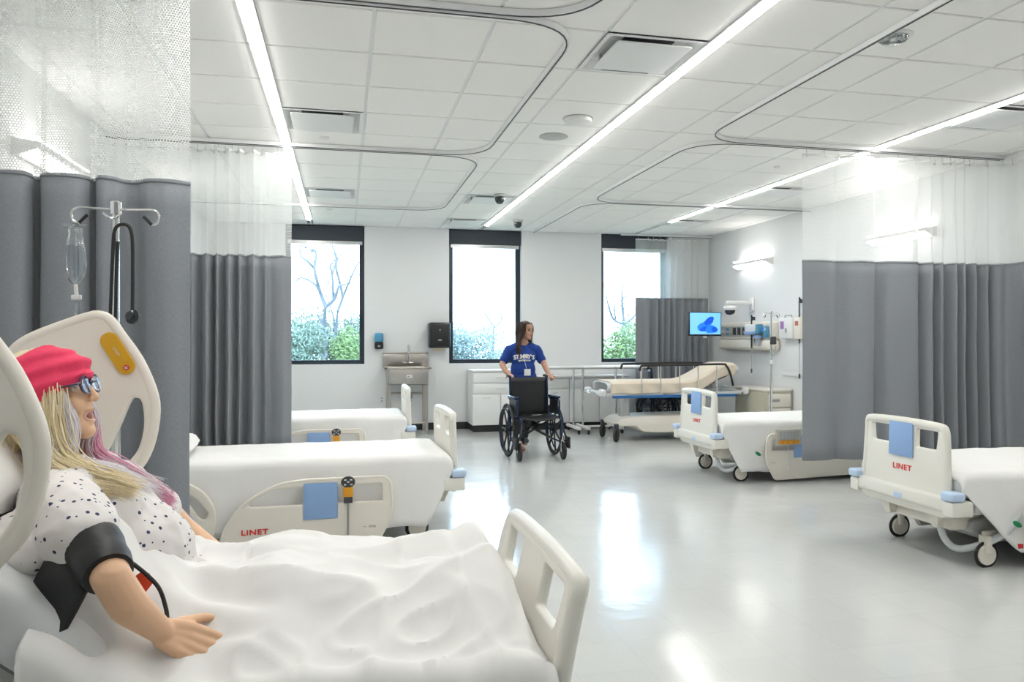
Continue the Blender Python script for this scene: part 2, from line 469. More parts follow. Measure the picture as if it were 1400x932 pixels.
# ceiling: slab, grid and tiles
ceil = struct('ceiling', BX(XL, XR, YF, YB, 3.12, 3.25), M['tile'])
G = .61; GX0 = .1476; GY0 = 4.0
gx = [GX0 + G * i for i in range(-3, 10) if XL < GX0 + G * i < XR]
gy = [GY0 + G * j for j in range(-6, 13)]
gb = B()
for x in gx: box(gb, x - .012, x + .012, gy[0], YB, 3.0, 3.03)
for y in gy: box(gb, XL, XR, y - .012, y + .012, 3.001, 3.03)
obj('ceiling_grid', gb, M['grid'], ceil, False)
obj('wall_angle', box(box(BX(XL, XL + .022, gy[0], YB, 2.995, 3.01), XR - .022, XR, gy[0], YB, 2.995, 3.01), XL, XR, YB - .022, YB, 2.995, 3.01), M['grid'], ceil, False)
obj('plain_ceiling', BX(XL, XR, YF, gy[0] - .012, 3.0, 3.03), M['tile'], ceil, False)
LX = [-.47, 2.0, 4.44]            # light strips
diff = [(1.672, 4.305), (-.157, 6.135), (-.157, 9.185), (1.672, 9.185), (1.672, 11.015), (4.723, 4.915), (4.723, 7.965), (4.723, 10.405)]
ex = [XL] + gx + [XR]; ey = gy + [YB]
tiles = {}
for i in range(len(ex) - 1):
    for j in range(len(ey) - 1):
        x0, x1, y0, y1 = ex[i] + .010, ex[i + 1] - .010, ey[j] + .010, ey[j + 1] - .010
        cx_, cy_ = (ex[i] + ex[i + 1]) / 2, (ey[j] + ey[j + 1]) / 2
        if any(abs(cx_ - a) < .1 and abs(cy_ - b) < .1 for a, b in diff): continue
        for lx in LX:
            if x0 < lx + .044 and x1 > lx - .044 and y0 > 0:
                if cx_ < lx: x1 = min(x1, lx - .044)
                else: x0 = max(x0, lx + .044)
        w, d = x1 - x0, y1 - y0
        if w < .05 or d < .05: continue
        k = (round(w, 3), round(d, 3))
        me = cached('ceiling_tile_%s_%s' % k, lambda: BX(-w / 2, w / 2, -d / 2, d / 2, 0, .025, .003, 1))
        o = obj('ceiling_tile', None, M['tile'], ceil, False, me=me)
        o.location = ((x0 + x1) / 2, (y0 + y1) / 2, 2.9925)
# linear lights
for lx, yend, nm in zip(LX, (11.2, 11.2, 10.3), ('left row beside the bed curtains', 'middle of the room above the aisle', 'right side above the right beds')):
    t = thing('linear_ceiling_light', 'long bright linear light strip in the ceiling, ' + nm, 'ceiling light', (lx, 0, 2.98))
    y0 = gy[0] + .02; yl = 11.2
    obj('housing', merge(BX(-.043, -.029, y0, yl, .003, .05, .002, 1), BX(.029, .043, y0, yl, .003, .05, .002, 1), BX(-.029, .029, y0, yl, .03, .05)), M['grid'], t, False)
    obj('diffuser', BX(-.0275, .0275, y0, yend, -.005, .028, .003), M['strip'], t, False)
    if yend < yl: obj('unlit_end', BX(-.0275, .0275, yend + .005, yl, .012, .03), M['bedgrey'], t, False, 'unlit dark end of the strip')
dl = ['front, nearest air diffuser beside the middle light strip', 'nearest left air diffuser with round neck showing', 'second left air diffuser further from camera', 'air diffuser near the dome camera in the middle of the room',
      'farthest middle air diffuser close to the window wall', 'air diffuser cut by the right photo edge', 'air diffuser in the middle of the right light strip', 'far right air diffuser near the end of the light strip']
for (x, y), l in zip(diff, dl):
    t = thing('air_diffuser', 'white square ' + l, 'air vent', (x, y, 2.985))
    sq = lambda a: [(-a, -a), (a, -a), (a, a), (-a, a)]
    b = B(); r1 = [b.verts.new((p[0], p[1], .006)) for p in sq(.297)]; r2 = [b.verts.new((p[0], p[1], .004)) for p in sq(.272)]; r3 = [b.verts.new((p[0], p[1], .06)) for p in sq(.235)]
    for A_, B_ in ((r1, r2), (r2, r3)):
        for k in range(4): b.faces.new((A_[k], A_[(k + 1) % 4], B_[(k + 1) % 4], B_[k]))
    b.faces.new(r3)
    obj('frame', b, M['grid'], t, False)
    b = BX(-.15, .15, .250, .268, .006, .055); box(b, -.15, .15, -.15, .25, .050, .056)
    obj('duct_liner', b, M['black'], t, False, 'black duct opening')
    obj('plaque', plate(fillet(sq(.222), .02), (), .010, .003, MT((0, -.012, -.006)), 1), M['grid'], t)
    for sx in (-1, 1): obj('hanger', BX(sx * .19 - .01, sx * .19 + .01, .15, .17, .01, .095), M['rail'], t, False)

# small ceiling fittings
t = thing('wireless_access_point', 'white round fitting with dark rim on the ceiling beside the middle light', 'smoke detector', (1.69, 5.62, 2.992))
obj('dome', lathe(B(), [(.10, 0), (.105, -.008), (.10, -.03), (.08, -.04), (0, -.042)], 28), M['white'], t)
obj('collar', lathe(B(), [(.112, 0), (.112, -.005), (.09, -.007)], 28), M['bedgrey'], t)
t = thing('ceiling_speaker', 'flat grey round speaker grille flush in the ceiling', 'speaker', (1.65, 6.17, 2.992))
obj('grille', lathe(B(), [(.115, 0), (.118, -.004), (.105, -.007), (0, -.008)], 32), M['bedgrey'], t)
for (x, y), l in zip([(1.72, 8.80), (2.34, 10.66)], ['dark dome camera hanging in front of a ceiling air diffuser', 'dark dome camera on ceiling just before the window wall']):
    t = thing('dome_camera', l, 'camera', (x, y, 2.992))
    obj('mount', lathe(B(), [(.07, 0), (.072, -.02), (.06, -.03), (0, -.031)], 20), M['bedgrey'], t)
    obj('lens_dome', lathe(B(), [(.052, -.028), (.056, -.05), (.05, -.08), (.03, -.105), (0, -.112)], 20), M['smoke'], t)
t = thing('emergency_light', 'round clear recessed emergency light with two lamps in right ceiling', 'emergency light', (2.89, 3.70, 2.992))
obj('trim_ring', lathe(B(), [(.10, 0), (.10, -.006), (.078, -.012), (.07, -.004)], 30), M['white'], t)
obj('cover', lathe(B(), [(.078, -.008), (.07, -.028), (.04, -.04), (0, -.043)], 24), M['clear'], t)
for sx in (-1, 1): obj('lamp_head', lathe(B(), [(.02, 0), (.024, -.02), (.018, -.03), (0, -.03)], 12, MT((sx * .042, 0, -.002))), M['chrome'], t)
for (x, y), l in zip([(-.156, 6.62), (-.178, 10.30), (4.02, 6.77)], ['left ceiling near the second curtain track', 'ceiling just in front of the left window', 'ceiling beyond the right curtain']):
    t = thing('sprinkler', 'small flat white sprinkler cap on ' + l, 'sprinkler', (x, y, 2.992))
    obj('cap', lathe(B(), [(.038, 0), (.04, -.003), (.03, -.012), (0, -.014)], 18), M['white'], t)
# ---------------------------------------------------------------- curtain tracks
TZ = 2.975
tracks = [
    ([(XL, 3.83), (1.2, 3.83), (1.2, .9)], 'curtain track round the nearest left bed, curving toward the camera'),
    ([(XL, 3.875), (1.2, 3.875), (1.2, 6.86), (XL, 6.86)], 'U-shaped curtain track round the middle left bed'),
    ([(XL, 6.905), (1.2, 6.905), (1.2, 9.92), (XL, 9.92)], 'U-shaped curtain track round the farthest left bed'),
    ([(XR, 5.9), (2.8, 5.9), (2.8, 1.5)], 'curtain track round the nearest right bed'),
    ([(XR, 5.945), (2.8, 5.945), (2.8, 8.86), (XR, 8.86)], 'U-shaped curtain track round the far right bed'),
    ([(XR, 8.905), (2.8, 8.905), (2.8, 11.66)], 'curtain track round the stretcher, running to the window wall'),
    ([(4.2, 11.64), (XR, 11.64)], 'short straight curtain track over the right window corner')]
for p, l in tracks:
    t = thing('curtain_track', 'white ceiling ' + l, 'curtain track', (0, 0, TZ))
    ap = arc_path([Vector((a, b, 0)) for a, b in p], .42, 10, 0)
    obj('rail', TB(ap, .021, 4, up=(0, 0, 1)), M['grid'], t, False)
    b = B(); tube(b, [Vector((v.x, v.y, -.0155)) for v in ap], .005, 4, up=(0, 0, 1))
    obj('slot', b, M['darkgrey'], t, False, 'dark slot under the rail')

# ---------------------------------------------------------------- privacy curtains
def curtain(label, nodes, Y, zb, zt, ztop, seed=0, slope=0.0, wrap=None, group=None):
    """nodes: list of (x, y offset) fold nodes along the track"""
    x0 = nodes[0][0]
    pts = smooth_path([Vector((a - x0, b, 0)) for a, b in nodes], 10)
    t = thing('privacy_curtain', label, 'curtain', (x0, Y, 0), 0, group)
    s = [0]
    for a, b in zip(pts, pts[1:]): s.append(s[-1] + (b - a).length)
    def panel(z0, z1, nz, amp0, amp1):
        rows = []; uvs = []
        for k in range(nz + 1):
            f = k / nz; z = z0 + (z1 - z0) * f
            r = []; u = []
            for i, p in enumerate(pts):
                am = amp0 + (amp1 - amp0) * f
                dx = .012 * fbm(p.x * 2 + seed, z * .9) * (1 - f)
                dy = .02 * fbm(p.x * 3 + seed, z * 1.3 + 5)
                r.append(Vector((p.x + dx, p.y * am + dy * .6, z + slope * p.x)))
                u.append((s[i], z))
            rows.append(r); uvs.append(u)
        return grid_mesh(rows, uvs)
    fp = obj('fabric_panel', panel(zb, zt, 14, 1.15, .95), M['curtain'], t)
    md = fp.modifiers.new('thick', 'SOLIDIFY'); md.thickness = .003
    hb = B(); 
    tube(hb, [Vector((p.x, p.y * .95 + .012 * fbm(p.x * 3 + seed, zt * 1.3 + 5), zt - .012 + slope * p.x)) for p in pts], .0045, 4)
    obj('top_seam', hb, M['curtain'], fp)
    obj('mesh_panel', panel(zt - .01, ztop, 8, .95, .8), M['net'], t)
    hm = B(); tube(hm, [Vector((p.x, p.y * .8 + .012 * fbm(p.x * 3 + seed, ztop * 1.3 + 5), ztop + .0)) for p in pts], .013, 4, flat=.25, up=(0, 0, 1))
    obj('mesh_hem', hm, M['white'], t, False, 'white top hem of the mesh')
    L = s[-1]; n = max(3, int(L / .16))
    hk = cached('curtain_hook', lambda: merge(TB([(0, 0, -.005), (0, 0, .02), (0, .008, .03), (0, .0, .045)], .0025, 5), BX(-.006, .006, -.004, .004, -.018, 0, .001, 1)))
    for k in range(n):
        q = (k + .3) / n * L
        i = max(j for j in range(len(s)) if s[j] <= q)
        o = obj('hook', None, M['chrome'], t, True, me=hk); o.location = (pts[i].x, pts[i].y * .6, ztop)
    return t

def folds(x0, widths, amp, flip=1):
    out = [(x0, 0)]; x = x0
    for i, w in enumerate(widths):
        a = amp[i] if isinstance(amp, (list, tuple)) else amp
        out.append((x + w * .5, flip * a * (1 if i % 2 == 0 else -1))); x += w
    out.append((x, 0)); return out
rr = random.Random(3)
# nearest left curtain
nd = [(-1.80, .05), (-1.74, -.05), (-1.66, .05), (-1.60, -.06), (-1.54, .06), (-1.49, .05), (-1.475, -.03), (-1.42, -.075), (-1.345, -.07), (-1.325, .0), (-1.335, .06), (-1.29, .065),
      (-1.285, -.02), (-1.22, -.065), (-1.14, -.06), (-1.10, .0), (-1.105, .05), (-1.07, .04), (-1.065, -.02), (-1.03, -.045), (-.99, -.01), (-.96, .05), (-.91, .045), (-.86, -.01), (-.80, -.03), (-.75, -.02), (-.70, .01), (-.685, .02)]
curtain('grey privacy curtain with white mesh top behind the reclining manikin, nearest left curtain', nd, 3.84, .33, 2.075, 2.905, 1, slope=-.0)
# middle left curtain
nd = [(-1.80, 0)]; x = -1.80; k = 0
while x < -.70:
    w = rr.choice([.045, .055, .07, .038]); x += w; nd.append((x, .075 * (1 if k % 2 else -1) * rr.uniform(.7, 1))); k += 1
nd += [(-.64, .03), (-.60, .05), (-.55, .012), (-.50, -.012), (-.46, .0), (-.43, .008)]
curtain('grey privacy curtain with white mesh top hanging beyond the middle left bed', nd, 6.88, .44, 2.05, 2.90, 2)
# right curtain
nd = [(3.745, .0), (3.86, -.02), (3.98, -.01), (4.07, .03), (4.11, .02), (4.20, -.03), (4.33, -.035), (4.43, .0), (4.46, .05), (4.50, .03), (4.56, -.03), (4.70, -.05), (4.82, -.05), (4.87, .0), (4.86, .05), (4.90, .06)]
x = 4.90; k = 0
for w in (.07, .08, .03, .09, .04, .06, .04, .08, .03, .07, .07, .04, .05):
    x += w; nd.append((x, .062 * (-1 if k % 2 == 0 else 1) * rr.uniform(.7, 1.1))); k += 1
nd += [(5.725, -.08), (5.73, -.2), (5.715, -.27), (5.73, -.34)]
curtain('wide grey privacy curtain with white mesh top between the two right beds', nd, 5.92, .33, 2.02, 2.90, 3)
# window corner curtain
nd = [(4.42, 0), (4.50, -.01), (4.58, .0)]; x = 4.58; k = 0
while x < 5.55:
    w = rr.choice([.05, .06, .08, .045]); x += w; nd.append((x, .05 * (1 if k % 2 else -1) * rr.uniform(.6, 1))); k += 1
nd.append((5.64, 0))
curtain('far grey privacy curtain with white mesh top covering part of the right window', nd, 11.58, .30, 1.99, 2.90, 4)

# ---------------------------------------------------------------- hospital beds
# local frame: x = 0 at the footboard, +x to the head, z up
FB_OUT = [(-.43, .335), (-.42, .43), (-.375, .47), (-.35, .835), (.35, .835), (.375, .47), (.42, .43), (.43, .335), (.36, .295), (-.36, .295)]
RAIL = [(1.515, .06), (1.485, .164), (1.397, .299), (1.286, .378), (1.152, .438), (1.0, .455), (.50, .455), (.465, .42), (.455, .303), (.465, .182), (.508, .10), (.546, .03)]
MYZ = Matrix(((0, 0, 1, 0), (1, 0, 0, 0), (0, 1, 0, 0), (0, 0, 0, 1)))      # XY outline -> YZ plane, thickness along X
MXZ = Matrix(((1, 0, 0, 0), (0, 0, 1, 0), (0, 1, 0, 0), (0, 0, 0, 1)))      # XY outline -> XZ plane, thickness along Y
def footboard_bm():
    h1 = fillet([(.12, .69), (.285, .69), (.30, .80), (.12, .80)], .012)
    h2 = [(-a, b) for a, b in h1][::-1]
    bm = plate(fillet(FB_OUT, [.02, .03, .03, .05, .05, .03, .03, .02, .06, .06]), [h1, h2], .034, .012, MYZ)
    # rounded rail round the top and the two posts
    pth = smooth_path([(.0, -.372, .45), (.0, -.362, .6), (.0, -.352, .76), (-.004, -.345, .812), (-.006, -.31, .828), (-.006, -.1, .836), (-.006, .1, .836), (-.006, .31, .828), (-.004, .345, .812), (0, .352, .76), (0, .362, .6), (0, .372, .45)], 4)
    tube(bm, pth, .025, 10)
    # lower skirt
    box(bm, -.045, .03, -.425, .425, .34, .43, .02, 3)
    return bm
def rail_bm():
    ha = fillet([(1.35, .315), (1.30, .35), (1.20, .397), (1.05, .412), (1.016, .412), (1.016, .30), (1.33, .30)], .012)
    hb = fillet([(.80, .412), (.53, .412), (.52, .40), (.515, .30), (.80, .30)], .012)
    bm = plate(fillet(RAIL, [.02, .05, .08, .08, .05, .05, .05, .05, .05, .05, .05, .03]), [ha, hb], .03, .010, MXZ)
    edge = fillet(RAIL, [.02, .05, .08, .08, .05, .05, .05, .05, .05, .05, .05, .03])
    tube(bm, [(a, -.008, b) for a, b in edge], .010, 6, closed=True)
    return bm
HR = [(1.56, .07), (1.528, .213), (1.537, .306), (1.593, .401), (1.658, .45), (1.744, .49), (1.90, .52), (2.05, .50), (2.12, .40), (2.14, .25), (2.05, .05)]
def headrail_bm():
    ha = fillet([(1.598, .235), (1.576, .276), (1.636, .357), (1.714, .415), (1.722, .39), (1.632, .25)], .02)
    hb = fillet([(1.95, .35), (2.05, .38), (2.08, .22), (2.0, .2)], .03)
    return plate(fillet(HR, .04), [ha, hb], .03, .010, MXZ)
def caster_bm():
    b = lathe(B(), [(0, -.022), (.058, -.022), (.060, -.018), (.060, .018), (.058, .022), (0, .022)], 24, MT((0, 0, .075), rx=R(90)))
    box(b, -.02, .022, -.034, .034, .085, .19, .008)
    return b
def tire_bm():
    b = B(); tube(b, [(.066 * math.cos(a), 0, .075 + .066 * math.sin(a)) for a in [2 * PI * k / 28 for k in range(28)]], .0095, 8, closed=True, flat=1.8)
    return b
def ridge(x, y, s, sh=1.0):
    return (1 - abs(noise.noise(Vector((x * s, y * s, sh))))) ** 3
def sheet_bm(seed, ramp=.18):
    xs = [.035 + 2.05 * (i / 60) ** 1.0 for i in range(61)]; xs = [.035, .05, .075, .1, .13, .16, .19, .22] + [x for x in xs if x > .235]
    rows = []
    for x in xs:
        f = min(1, max(0, (x - .035) / ramp)); hang = .02 + .40 * f ** .85
        hang += .012 * fbm(x * 3 + seed, 2)
        row = []
        for side in (-1, 1):
            pr = []
            # profile from centre outward
            for k in range(9):
                s = .40 * k / 8; pr.append((s, .577))
            for k in range(1, 5):
                a = PI / 2 * k / 4; pr.append((.40 + .055 * math.sin(a), .522 + .055 * math.cos(a)))
            for k in range(1, 10): pr.append((.455, .522 - hang * k / 9))
            for q in ([pr[i] for i in range(len(pr) - 1, 0, -1)] if side == -1 else pr): 
                yy, zz = q; d = max(0, .522 - zz)
                w = fbm(x * 2.2 + seed, yy * side * 3, zz * 1.5) + .5 * (ridge(x * 1.2, zz * .8 + yy, 4, seed) - .5)
                y2 = yy + (.02 * d / .4 + .022 * w * (.25 + d * 2.2)) if zz < .53 else yy
                y2 += .02 * math.sin(x * 14 + seed * 2 + side) * d * (0.6 + .5 * fbm(x + seed, side))
                zz2 = zz + .008 * fbm(x * 2.5 + seed, yy * side * 4, 9) + .003 * fbm(x * 9, yy * side * 9, seed)
                if x < .09: zz2 -= (.09 - x) ** 2 * 14 * min(1, max(0, (zz - .40) / .12))
                row.append(Vector((x - (.02 if d > 0 else 0) * 0, side * y2, zz2)))
        rows.append(row)
    return grid_mesh(rows)

def bed(label, loc, rz, near, sheet_label, seed, panel='pad', pillow=None, hose=True, ramp=.18):
    """near = local side (+1 or -1) that faces the camera"""
    t = thing('hospital_bed', label, 'bed', loc, rz, None)
    fb = obj('footboard', None, M['beige_light'], t, me=cached('footboard', footboard_bm)); fb.rotation_euler = (0, R(1.5), 0)
    obj('clipboard_pad', BX(-.030, -.019, -.10, .115, .615, .832, .004), M['blue'], fb, True, 'light blue rectangular pad')
    obj('brand_lettering', text('LINET', .048, Matrix(((0, 0, -1, -.0185), (-1, 0, 0, 0.0), (0, 1, 0, .545), (0, 0, 0, 1))), .0008, .0012, 1.25), M['red'], fb, False, 'red lettering')
    obj('release_handle', BX(-.050, -.040, -.035, .035, .352, .385, .004), M['bumper'], fb, True, 'small light blue release handle')
    obj('headboard', plate(fillet([(-.40, .30), (-.42, .5), (-.36, .95), (.36, .95), (.42, .5), (.40, .30)], .06), (), .035, .012, Matrix.Translation((2.17, 0, 0)) @ MYZ), M['beige_light'], t)
    obj('mattress', BX(.045, 2.13, -.44, .44, .42, .565, .045, 3), M['mattress'], t)
    fr = BX(.06, 2.12, -.40, -.35, .36, .415, .008); box(fr, .06, 2.12, .35, .40, .36, .415, .008)
    for x in (.09, .5, 1.0, 1.5, 2.0): box(fr, x, x + .05, -.38, .38, .35, .41, .006)
    for sy in (-1, 1):
        box(fr, .06, .30, sy * .40 - .02, sy * .40 + .02, .37, .40, .008); box(fr, .13, .18, sy * .43 - .025, sy * .43 + .02, .33, .41, .01)
        box(fr, .2, .34, sy * .42 - .03, sy * .42 + .02, .385, .40, .005)
    obj('mattress_frame', fr, M['bedgrey'], t)
    # sloped scissor legs and base
    for sy in (-1, 1):
        obj('lift_leg', TB([(.45, sy * .26, .34), (.95, sy * .26, .14)], .028, 6), M['bedgrey'], t); obj('lift_leg', TB([(1.85, sy * .26, .34), (1.35, sy * .26, .14)], .028, 6), M['bedgrey'], t)
    base = plate(fillet([(.20, .20), (.22, .27), (.42, .30), (.8, .22), (1.4, .22), (1.75, .30), (1.98, .27), (2.0, .2), (1.9, .13), (1.6, .12), (1.2, .10), (.9, .10), (.6, .12), (.35, .13)], .03), (), .66, .02, MXZ)
    obj('base_cover', base, M['bedgrey'], t)
    fs = B()
    for sy in (-1, 1):
        vs = [(.02, .29, .33), (.02, .16, .33), (.16, .17, .30), (.16, .24, .30), (.06, .23, .21), (.06, .19, .21), (.17, .20, .22), (.17, .23, .22)]
        v = [fs.verts.new((a, sy * b, c)) for a, b, c in vs]
        for f in ((0, 1, 5, 4), (1, 2, 6, 5), (2, 3, 7, 6), (3, 0, 4, 7), (0, 3, 2, 1), (4, 5, 6, 7)): fs.faces.new([v[i] for i in f])
    bmesh.ops.recalc_face_normals(fs, faces=fs.faces)
    box(fs, .10, .36, -.30, .30, .20, .33, .03)
    obj('foot_bracket', fs, M['beige'], t)
    for x in (.27, 1.9):
        for sy in (-1, 1):
            w = obj('caster', None, M['beige'], t, me=cached('caster', caster_bm)); w.location = (x, sy * .375, 0)
            obj('tire', None, M['rubber'], w, me=cached('caster_tire', tire_bm), label='black tire')
            if x < 1: obj('brake_arm', BX(-.02, .10, -.012, .012, .185, .215, .01), M['beige'], w)
    for sy in (-1, 1):
        bp = obj('corner_bumper', BX(-.055, .045, sy * .43 - .05, sy * .43 + .05, .415, .468, .016, 3), M['bumper'], t, True, 'light blue corner bumper')
        obj('corner_block', BX(-.045, .10, sy * .43 - .045, sy * .43 + .04, .325, .413, .012), M['beige_light'], t)
        r = obj('side_rail', None, M['beige'], t, me=cached('rail%d' % sy, (lambda: rail_bm()) if sy == -1 else (lambda: _flip(rail_bm())))); r.location = (0, sy * .515, 0)
        if sy == near:
            y = sy * .017
            def side_plate(x0, x1, z0, z1, th, r_=.005): return BX(x0, x1, min(y, y + sy * th), max(y, y + sy * th), z0, z1, r_)
            mt = Matrix(((-sy * -1, 0, 0, 0), (0, 0, -1, y), (0, 1, 0, 0), (0, 0, 0, 1))) if sy == -1 else Matrix(((-1, 0, 0, 0), (0, 0, 1, y), (0, 1, 0, 0), (0, 0, 0, 1)))
            tx = lambda x, z: Matrix.Translation((x, sy * .002, z)) @ mt
            if panel == 'pad':
                obj('rail_pad', side_plate(.80, 1.012, .205, .435, .006), M['blue'], r, True, 'light blue pad')
                obj('brand_lettering', text('LINET', .047, tx(1.305, .145), .0008, .0012, 1.2), M['red'], r, False, 'red lettering')
                obj('emblem', text('~ oo', .03, tx(.60, .140), .0006, .0, 1.3), M['print_grey'], r, False, 'small grey emblem')
                h = thing('bed_handset', 'grey and orange wired bed remote hooked on the side rail of the ' + sheet_label[1], 'remote', (0, 0, 0))
                h.matrix_world = Matrix.Translation(loc) @ Matrix.Rotation(rz, 4, 'Z') @ Matrix.Translation((.735, sy * .548, 0))
                fx = sy
                hb = lathe(B(), [(0, -.009), (.042, -.009), (.045, 0), (.042, .009), (0, .009)], 20, MT((0, 0, .435), rx=R(90), s=(1, .85, 1)))
                obj('keypad', hb, M['darkgrey'], h); obj('handset_base', BX(-.028, .028, -.009, .009, .30, .345, .005), M['darkgrey'], h)
                kb = B()
                for a, b_ in ((-.018, .45), (.018, .45), (0, .437), (-.02, .42), (.02, .42)): box(kb, a - .007, a + .007, min(fx * .009, fx * .012), max(fx * .009, fx * .012), b_ - .004, b_ + .004)
                obj('key', kb, M['white'], h, False, 'small white keys')['kind'] = 'stuff'
                obj('grip', BX(-.032, .032, -.011, .011, .338, .405, .008), M['orange'], h, True, 'orange grip')
                cd = [Vector((.0 + .006 * math.cos(k * 1.9) - .0, fx * .0 + .006 * math.sin(k * 1.9), .30 - .0013 * k)) for k in range(190)]
                obj('coiled_cord', TB(cd, .002, 4), M['print_grey'], h)
            else:
                obj('rail_pad', side_plate(.74, .98, .23, .445, .006), M['blue'], r, True, 'light blue pad')
                obj('emblem', text('oo~', .022, tx(.52, .19), .0006, .0, 1.3), M['print_grey'], r, False, 'small grey emblem')
                h = thing('control_panel', 'beige attendant control box with grey keys and orange strip on the far right bed rail', 'control panel', (0, 0, 0))
                h.matrix_world = Matrix.Translation(loc) @ Matrix.Rotation(rz, 4, 'Z') @ Matrix.Translation((.67, sy * .55, .42))
                obj('case', BX(-.13, .13, -.014, .014, -.065, .085, .006), M['tan'], h)
                obj('keypad', BX(-.105, .10, sy * .018 - .005, sy * .018 + .003, -.015, .075, .002), M['bedgrey'], h, True, 'blue-grey keypad')
                obj('orange_strip', BX(-.105, .10, sy * .018 - .005, sy * .018 + .003, -.055, -.02, .002), M['orange'], h)
                kb = B()
                for i in range(6):
                    for j in range(3): box(kb, -.095 + i * .033, -.078 + i * .033, sy * .022 - .002, sy * .022 + .002, -.005 + j * .026, .010 + j * .026)
                obj('key', kb, M['print_grey'], h, False)['kind'] = 'stuff'
                for i in range(3): obj('orange_key', ell(B(), (-.07 + i * .055, sy * .022, -.038), (.008, .003, .008), 8), M['red'], h)
                obj('cord', TB([(.0, 0, -.06), (.0, 0, -.3)], .004, 6), M['white'], h)
        hr = obj('head_rail', None, M['beige'], t, me=cached('headrail', headrail_bm)); hr.location = (0, sy * .50, 0)
        if sy == near:
            for (a, b_) in ((1.76, .31), (1.69, .215)):
                obj('keypad', box(B(), -.04, .04, -.003, .003, -.045, .045, .002, 1, mtx=MT((a, sy * .018, b_), ry=R(34))), M['blue'], hr, True, 'blue rail keypad')
            obj('dial', lathe(B(), [(0, -.004), (.013, -.003), (.014, .004), (0, .005)], 16, MT((1.69, sy * .021, .225), rx=R(90))), M['soapblue'], hr)
        # red pedal
        obj('brake_pedal', BX(.42, .46, sy * .45 - .012, sy * .45 + .012, .12, .15, .004, mtx=None), M['red'], t, True, 'red brake pedal')
    if hose:
        s = near
        hp = smooth_path([(.16, s * .10, .30), (.12, s * .18, .22), (.13, s * .22, .13), (.18, s * .26, .085), (.25, s * .34, .12), (.34, s * .43, .20), (.42, s * .45, .30), (.46, s * .42, .36)], 5)
        obj('drain_hose', TB(hp, .021, 10), M['hose'], t, True, 'white drooping hose')
        obj('hose_clip', ell(B(), (.40, s * .475, .27), (.034, .014, .016), 12, Matrix.Rotation(R(30), 4, 'Y')), M['green'], t, True, 'green hose clip')
    sh = obj('bed_sheet', sheet_bm(seed, ramp), M['sheet']); sh.location = loc; sh.rotation_euler = (0, 0, rz)
    md = sh.modifiers.new('thick', 'SOLIDIFY'); md.thickness = .004; md.offset = 1
    tag(sh, sheet_label[0], 'sheet')
    if pillow:
        p = obj('pillow', pillow_bm(), M['sheet']); p.location = Vector(loc) + Matrix.Rotation(rz, 3, 'Z') @ Vector((1.88, 0, .575)); p.rotation_euler = (0, 0, rz)
        tag(p, pillow, 'pillow')
    return t

def _flip(bm):
    bmesh.ops.transform(bm, matrix=Matrix.Diagonal((1, -1, 1, 1)), verts=bm.verts); bmesh.ops.reverse_faces(bm, faces=bm.faces); return bm

def pillow_bm(w=.34, l=.58, h=.15):
    rows = []
    for sgn in (1, -1):
        pass
    bm = B(); n = 14
    def P(i, j, s):
        u = -1 + 2 * i / n; v = -1 + 2 * j / n
        e = (max(0, 1 - u ** 4) * max(0, 1 - v ** 4)) ** .45
        return Vector((u * w / 2 * (1 - .06 * v * v), v * l / 2 * (1 - .05 * u * u), .06 + s * e * h / 2 + .006 * fbm(u * 2, v * 2, s) - (.0 if s > 0 else -.015)))
    T_ = [[bm.verts.new(P(i, j, 1)) for j in range(n + 1)] for i in range(n + 1)]
    D_ = [[T_[i][j] if i in (0, n) or j in (0, n) else bm.verts.new(P(i, j, -1)) for j in range(n + 1)] for i in range(n + 1)]
    for i in range(n):
        for j in range(n):
            bm.faces.new((T_[i][j], T_[i + 1][j], T_[i + 1][j + 1], T_[i][j + 1])); bm.faces.new((D_[i][j], D_[i][j + 1], D_[i + 1][j + 1], D_[i + 1][j]))
    return bm

bed('cream hospital bed in the middle left bay, red lettering on its lowered side rail', (.735, 5.78, 0), PI + R(2.5), 1,
    ('white sheet draped over the middle left bed', 'middle left bed'), 1.3, hose=False, pillow='white pillow at the head of the middle left bed, half behind the curtain')
bed('cream hospital bed in the farthest left bay below the left window', (.66, 8.52, 0), PI, 1,
    ('white sheet draped over the farthest left bed below the window', 'farthest left bed'), 4.1, hose=False)
bed('cream hospital bed in the far right bay, head end behind the grey curtain', (3.40, 7.22, 0), 0, -1,
    ('white sheet draped over the far right bed, end hidden by curtain', 'far right bed'), 7.7, panel='box')
bed('cream hospital bed cut by the right photo edge, footboard with blue pad facing the aisle', (3.44, 4.32, 0), 0, -1,
    ('white sheet draped over the nearest right bed', 'nearest right bed'), 9.2, ramp=.40)
# ---------------------------------------------------------------- figures: shared body builders
def limb(bm, pts, rs, seg=14):
    for i in range(len(pts) - 1):
        a, b = Vector(pts[i]), Vector(pts[i + 1]); n = 4
        tube(bm, [a.lerp(b, k / n) for k in range(n + 1)], [rs[i] + (rs[i + 1] - rs[i]) * k / n for k in range(n + 1)], seg)
    for p, r in zip(pts, rs): ell(bm, p, r * 1.0, 12)

def frame_mtx(origin, xdir, up):
    x = Vector(xdir).normalized(); z = (Vector(up) - x * x.dot(Vector(up))).normalized(); y = z.cross(x)
    return Matrix(((x.x, y.x, z.x, origin[0]), (x.y, y.y, z.y, origin[1]), (x.z, y.z, z.z, origin[2]), (0, 0, 0, 1)))

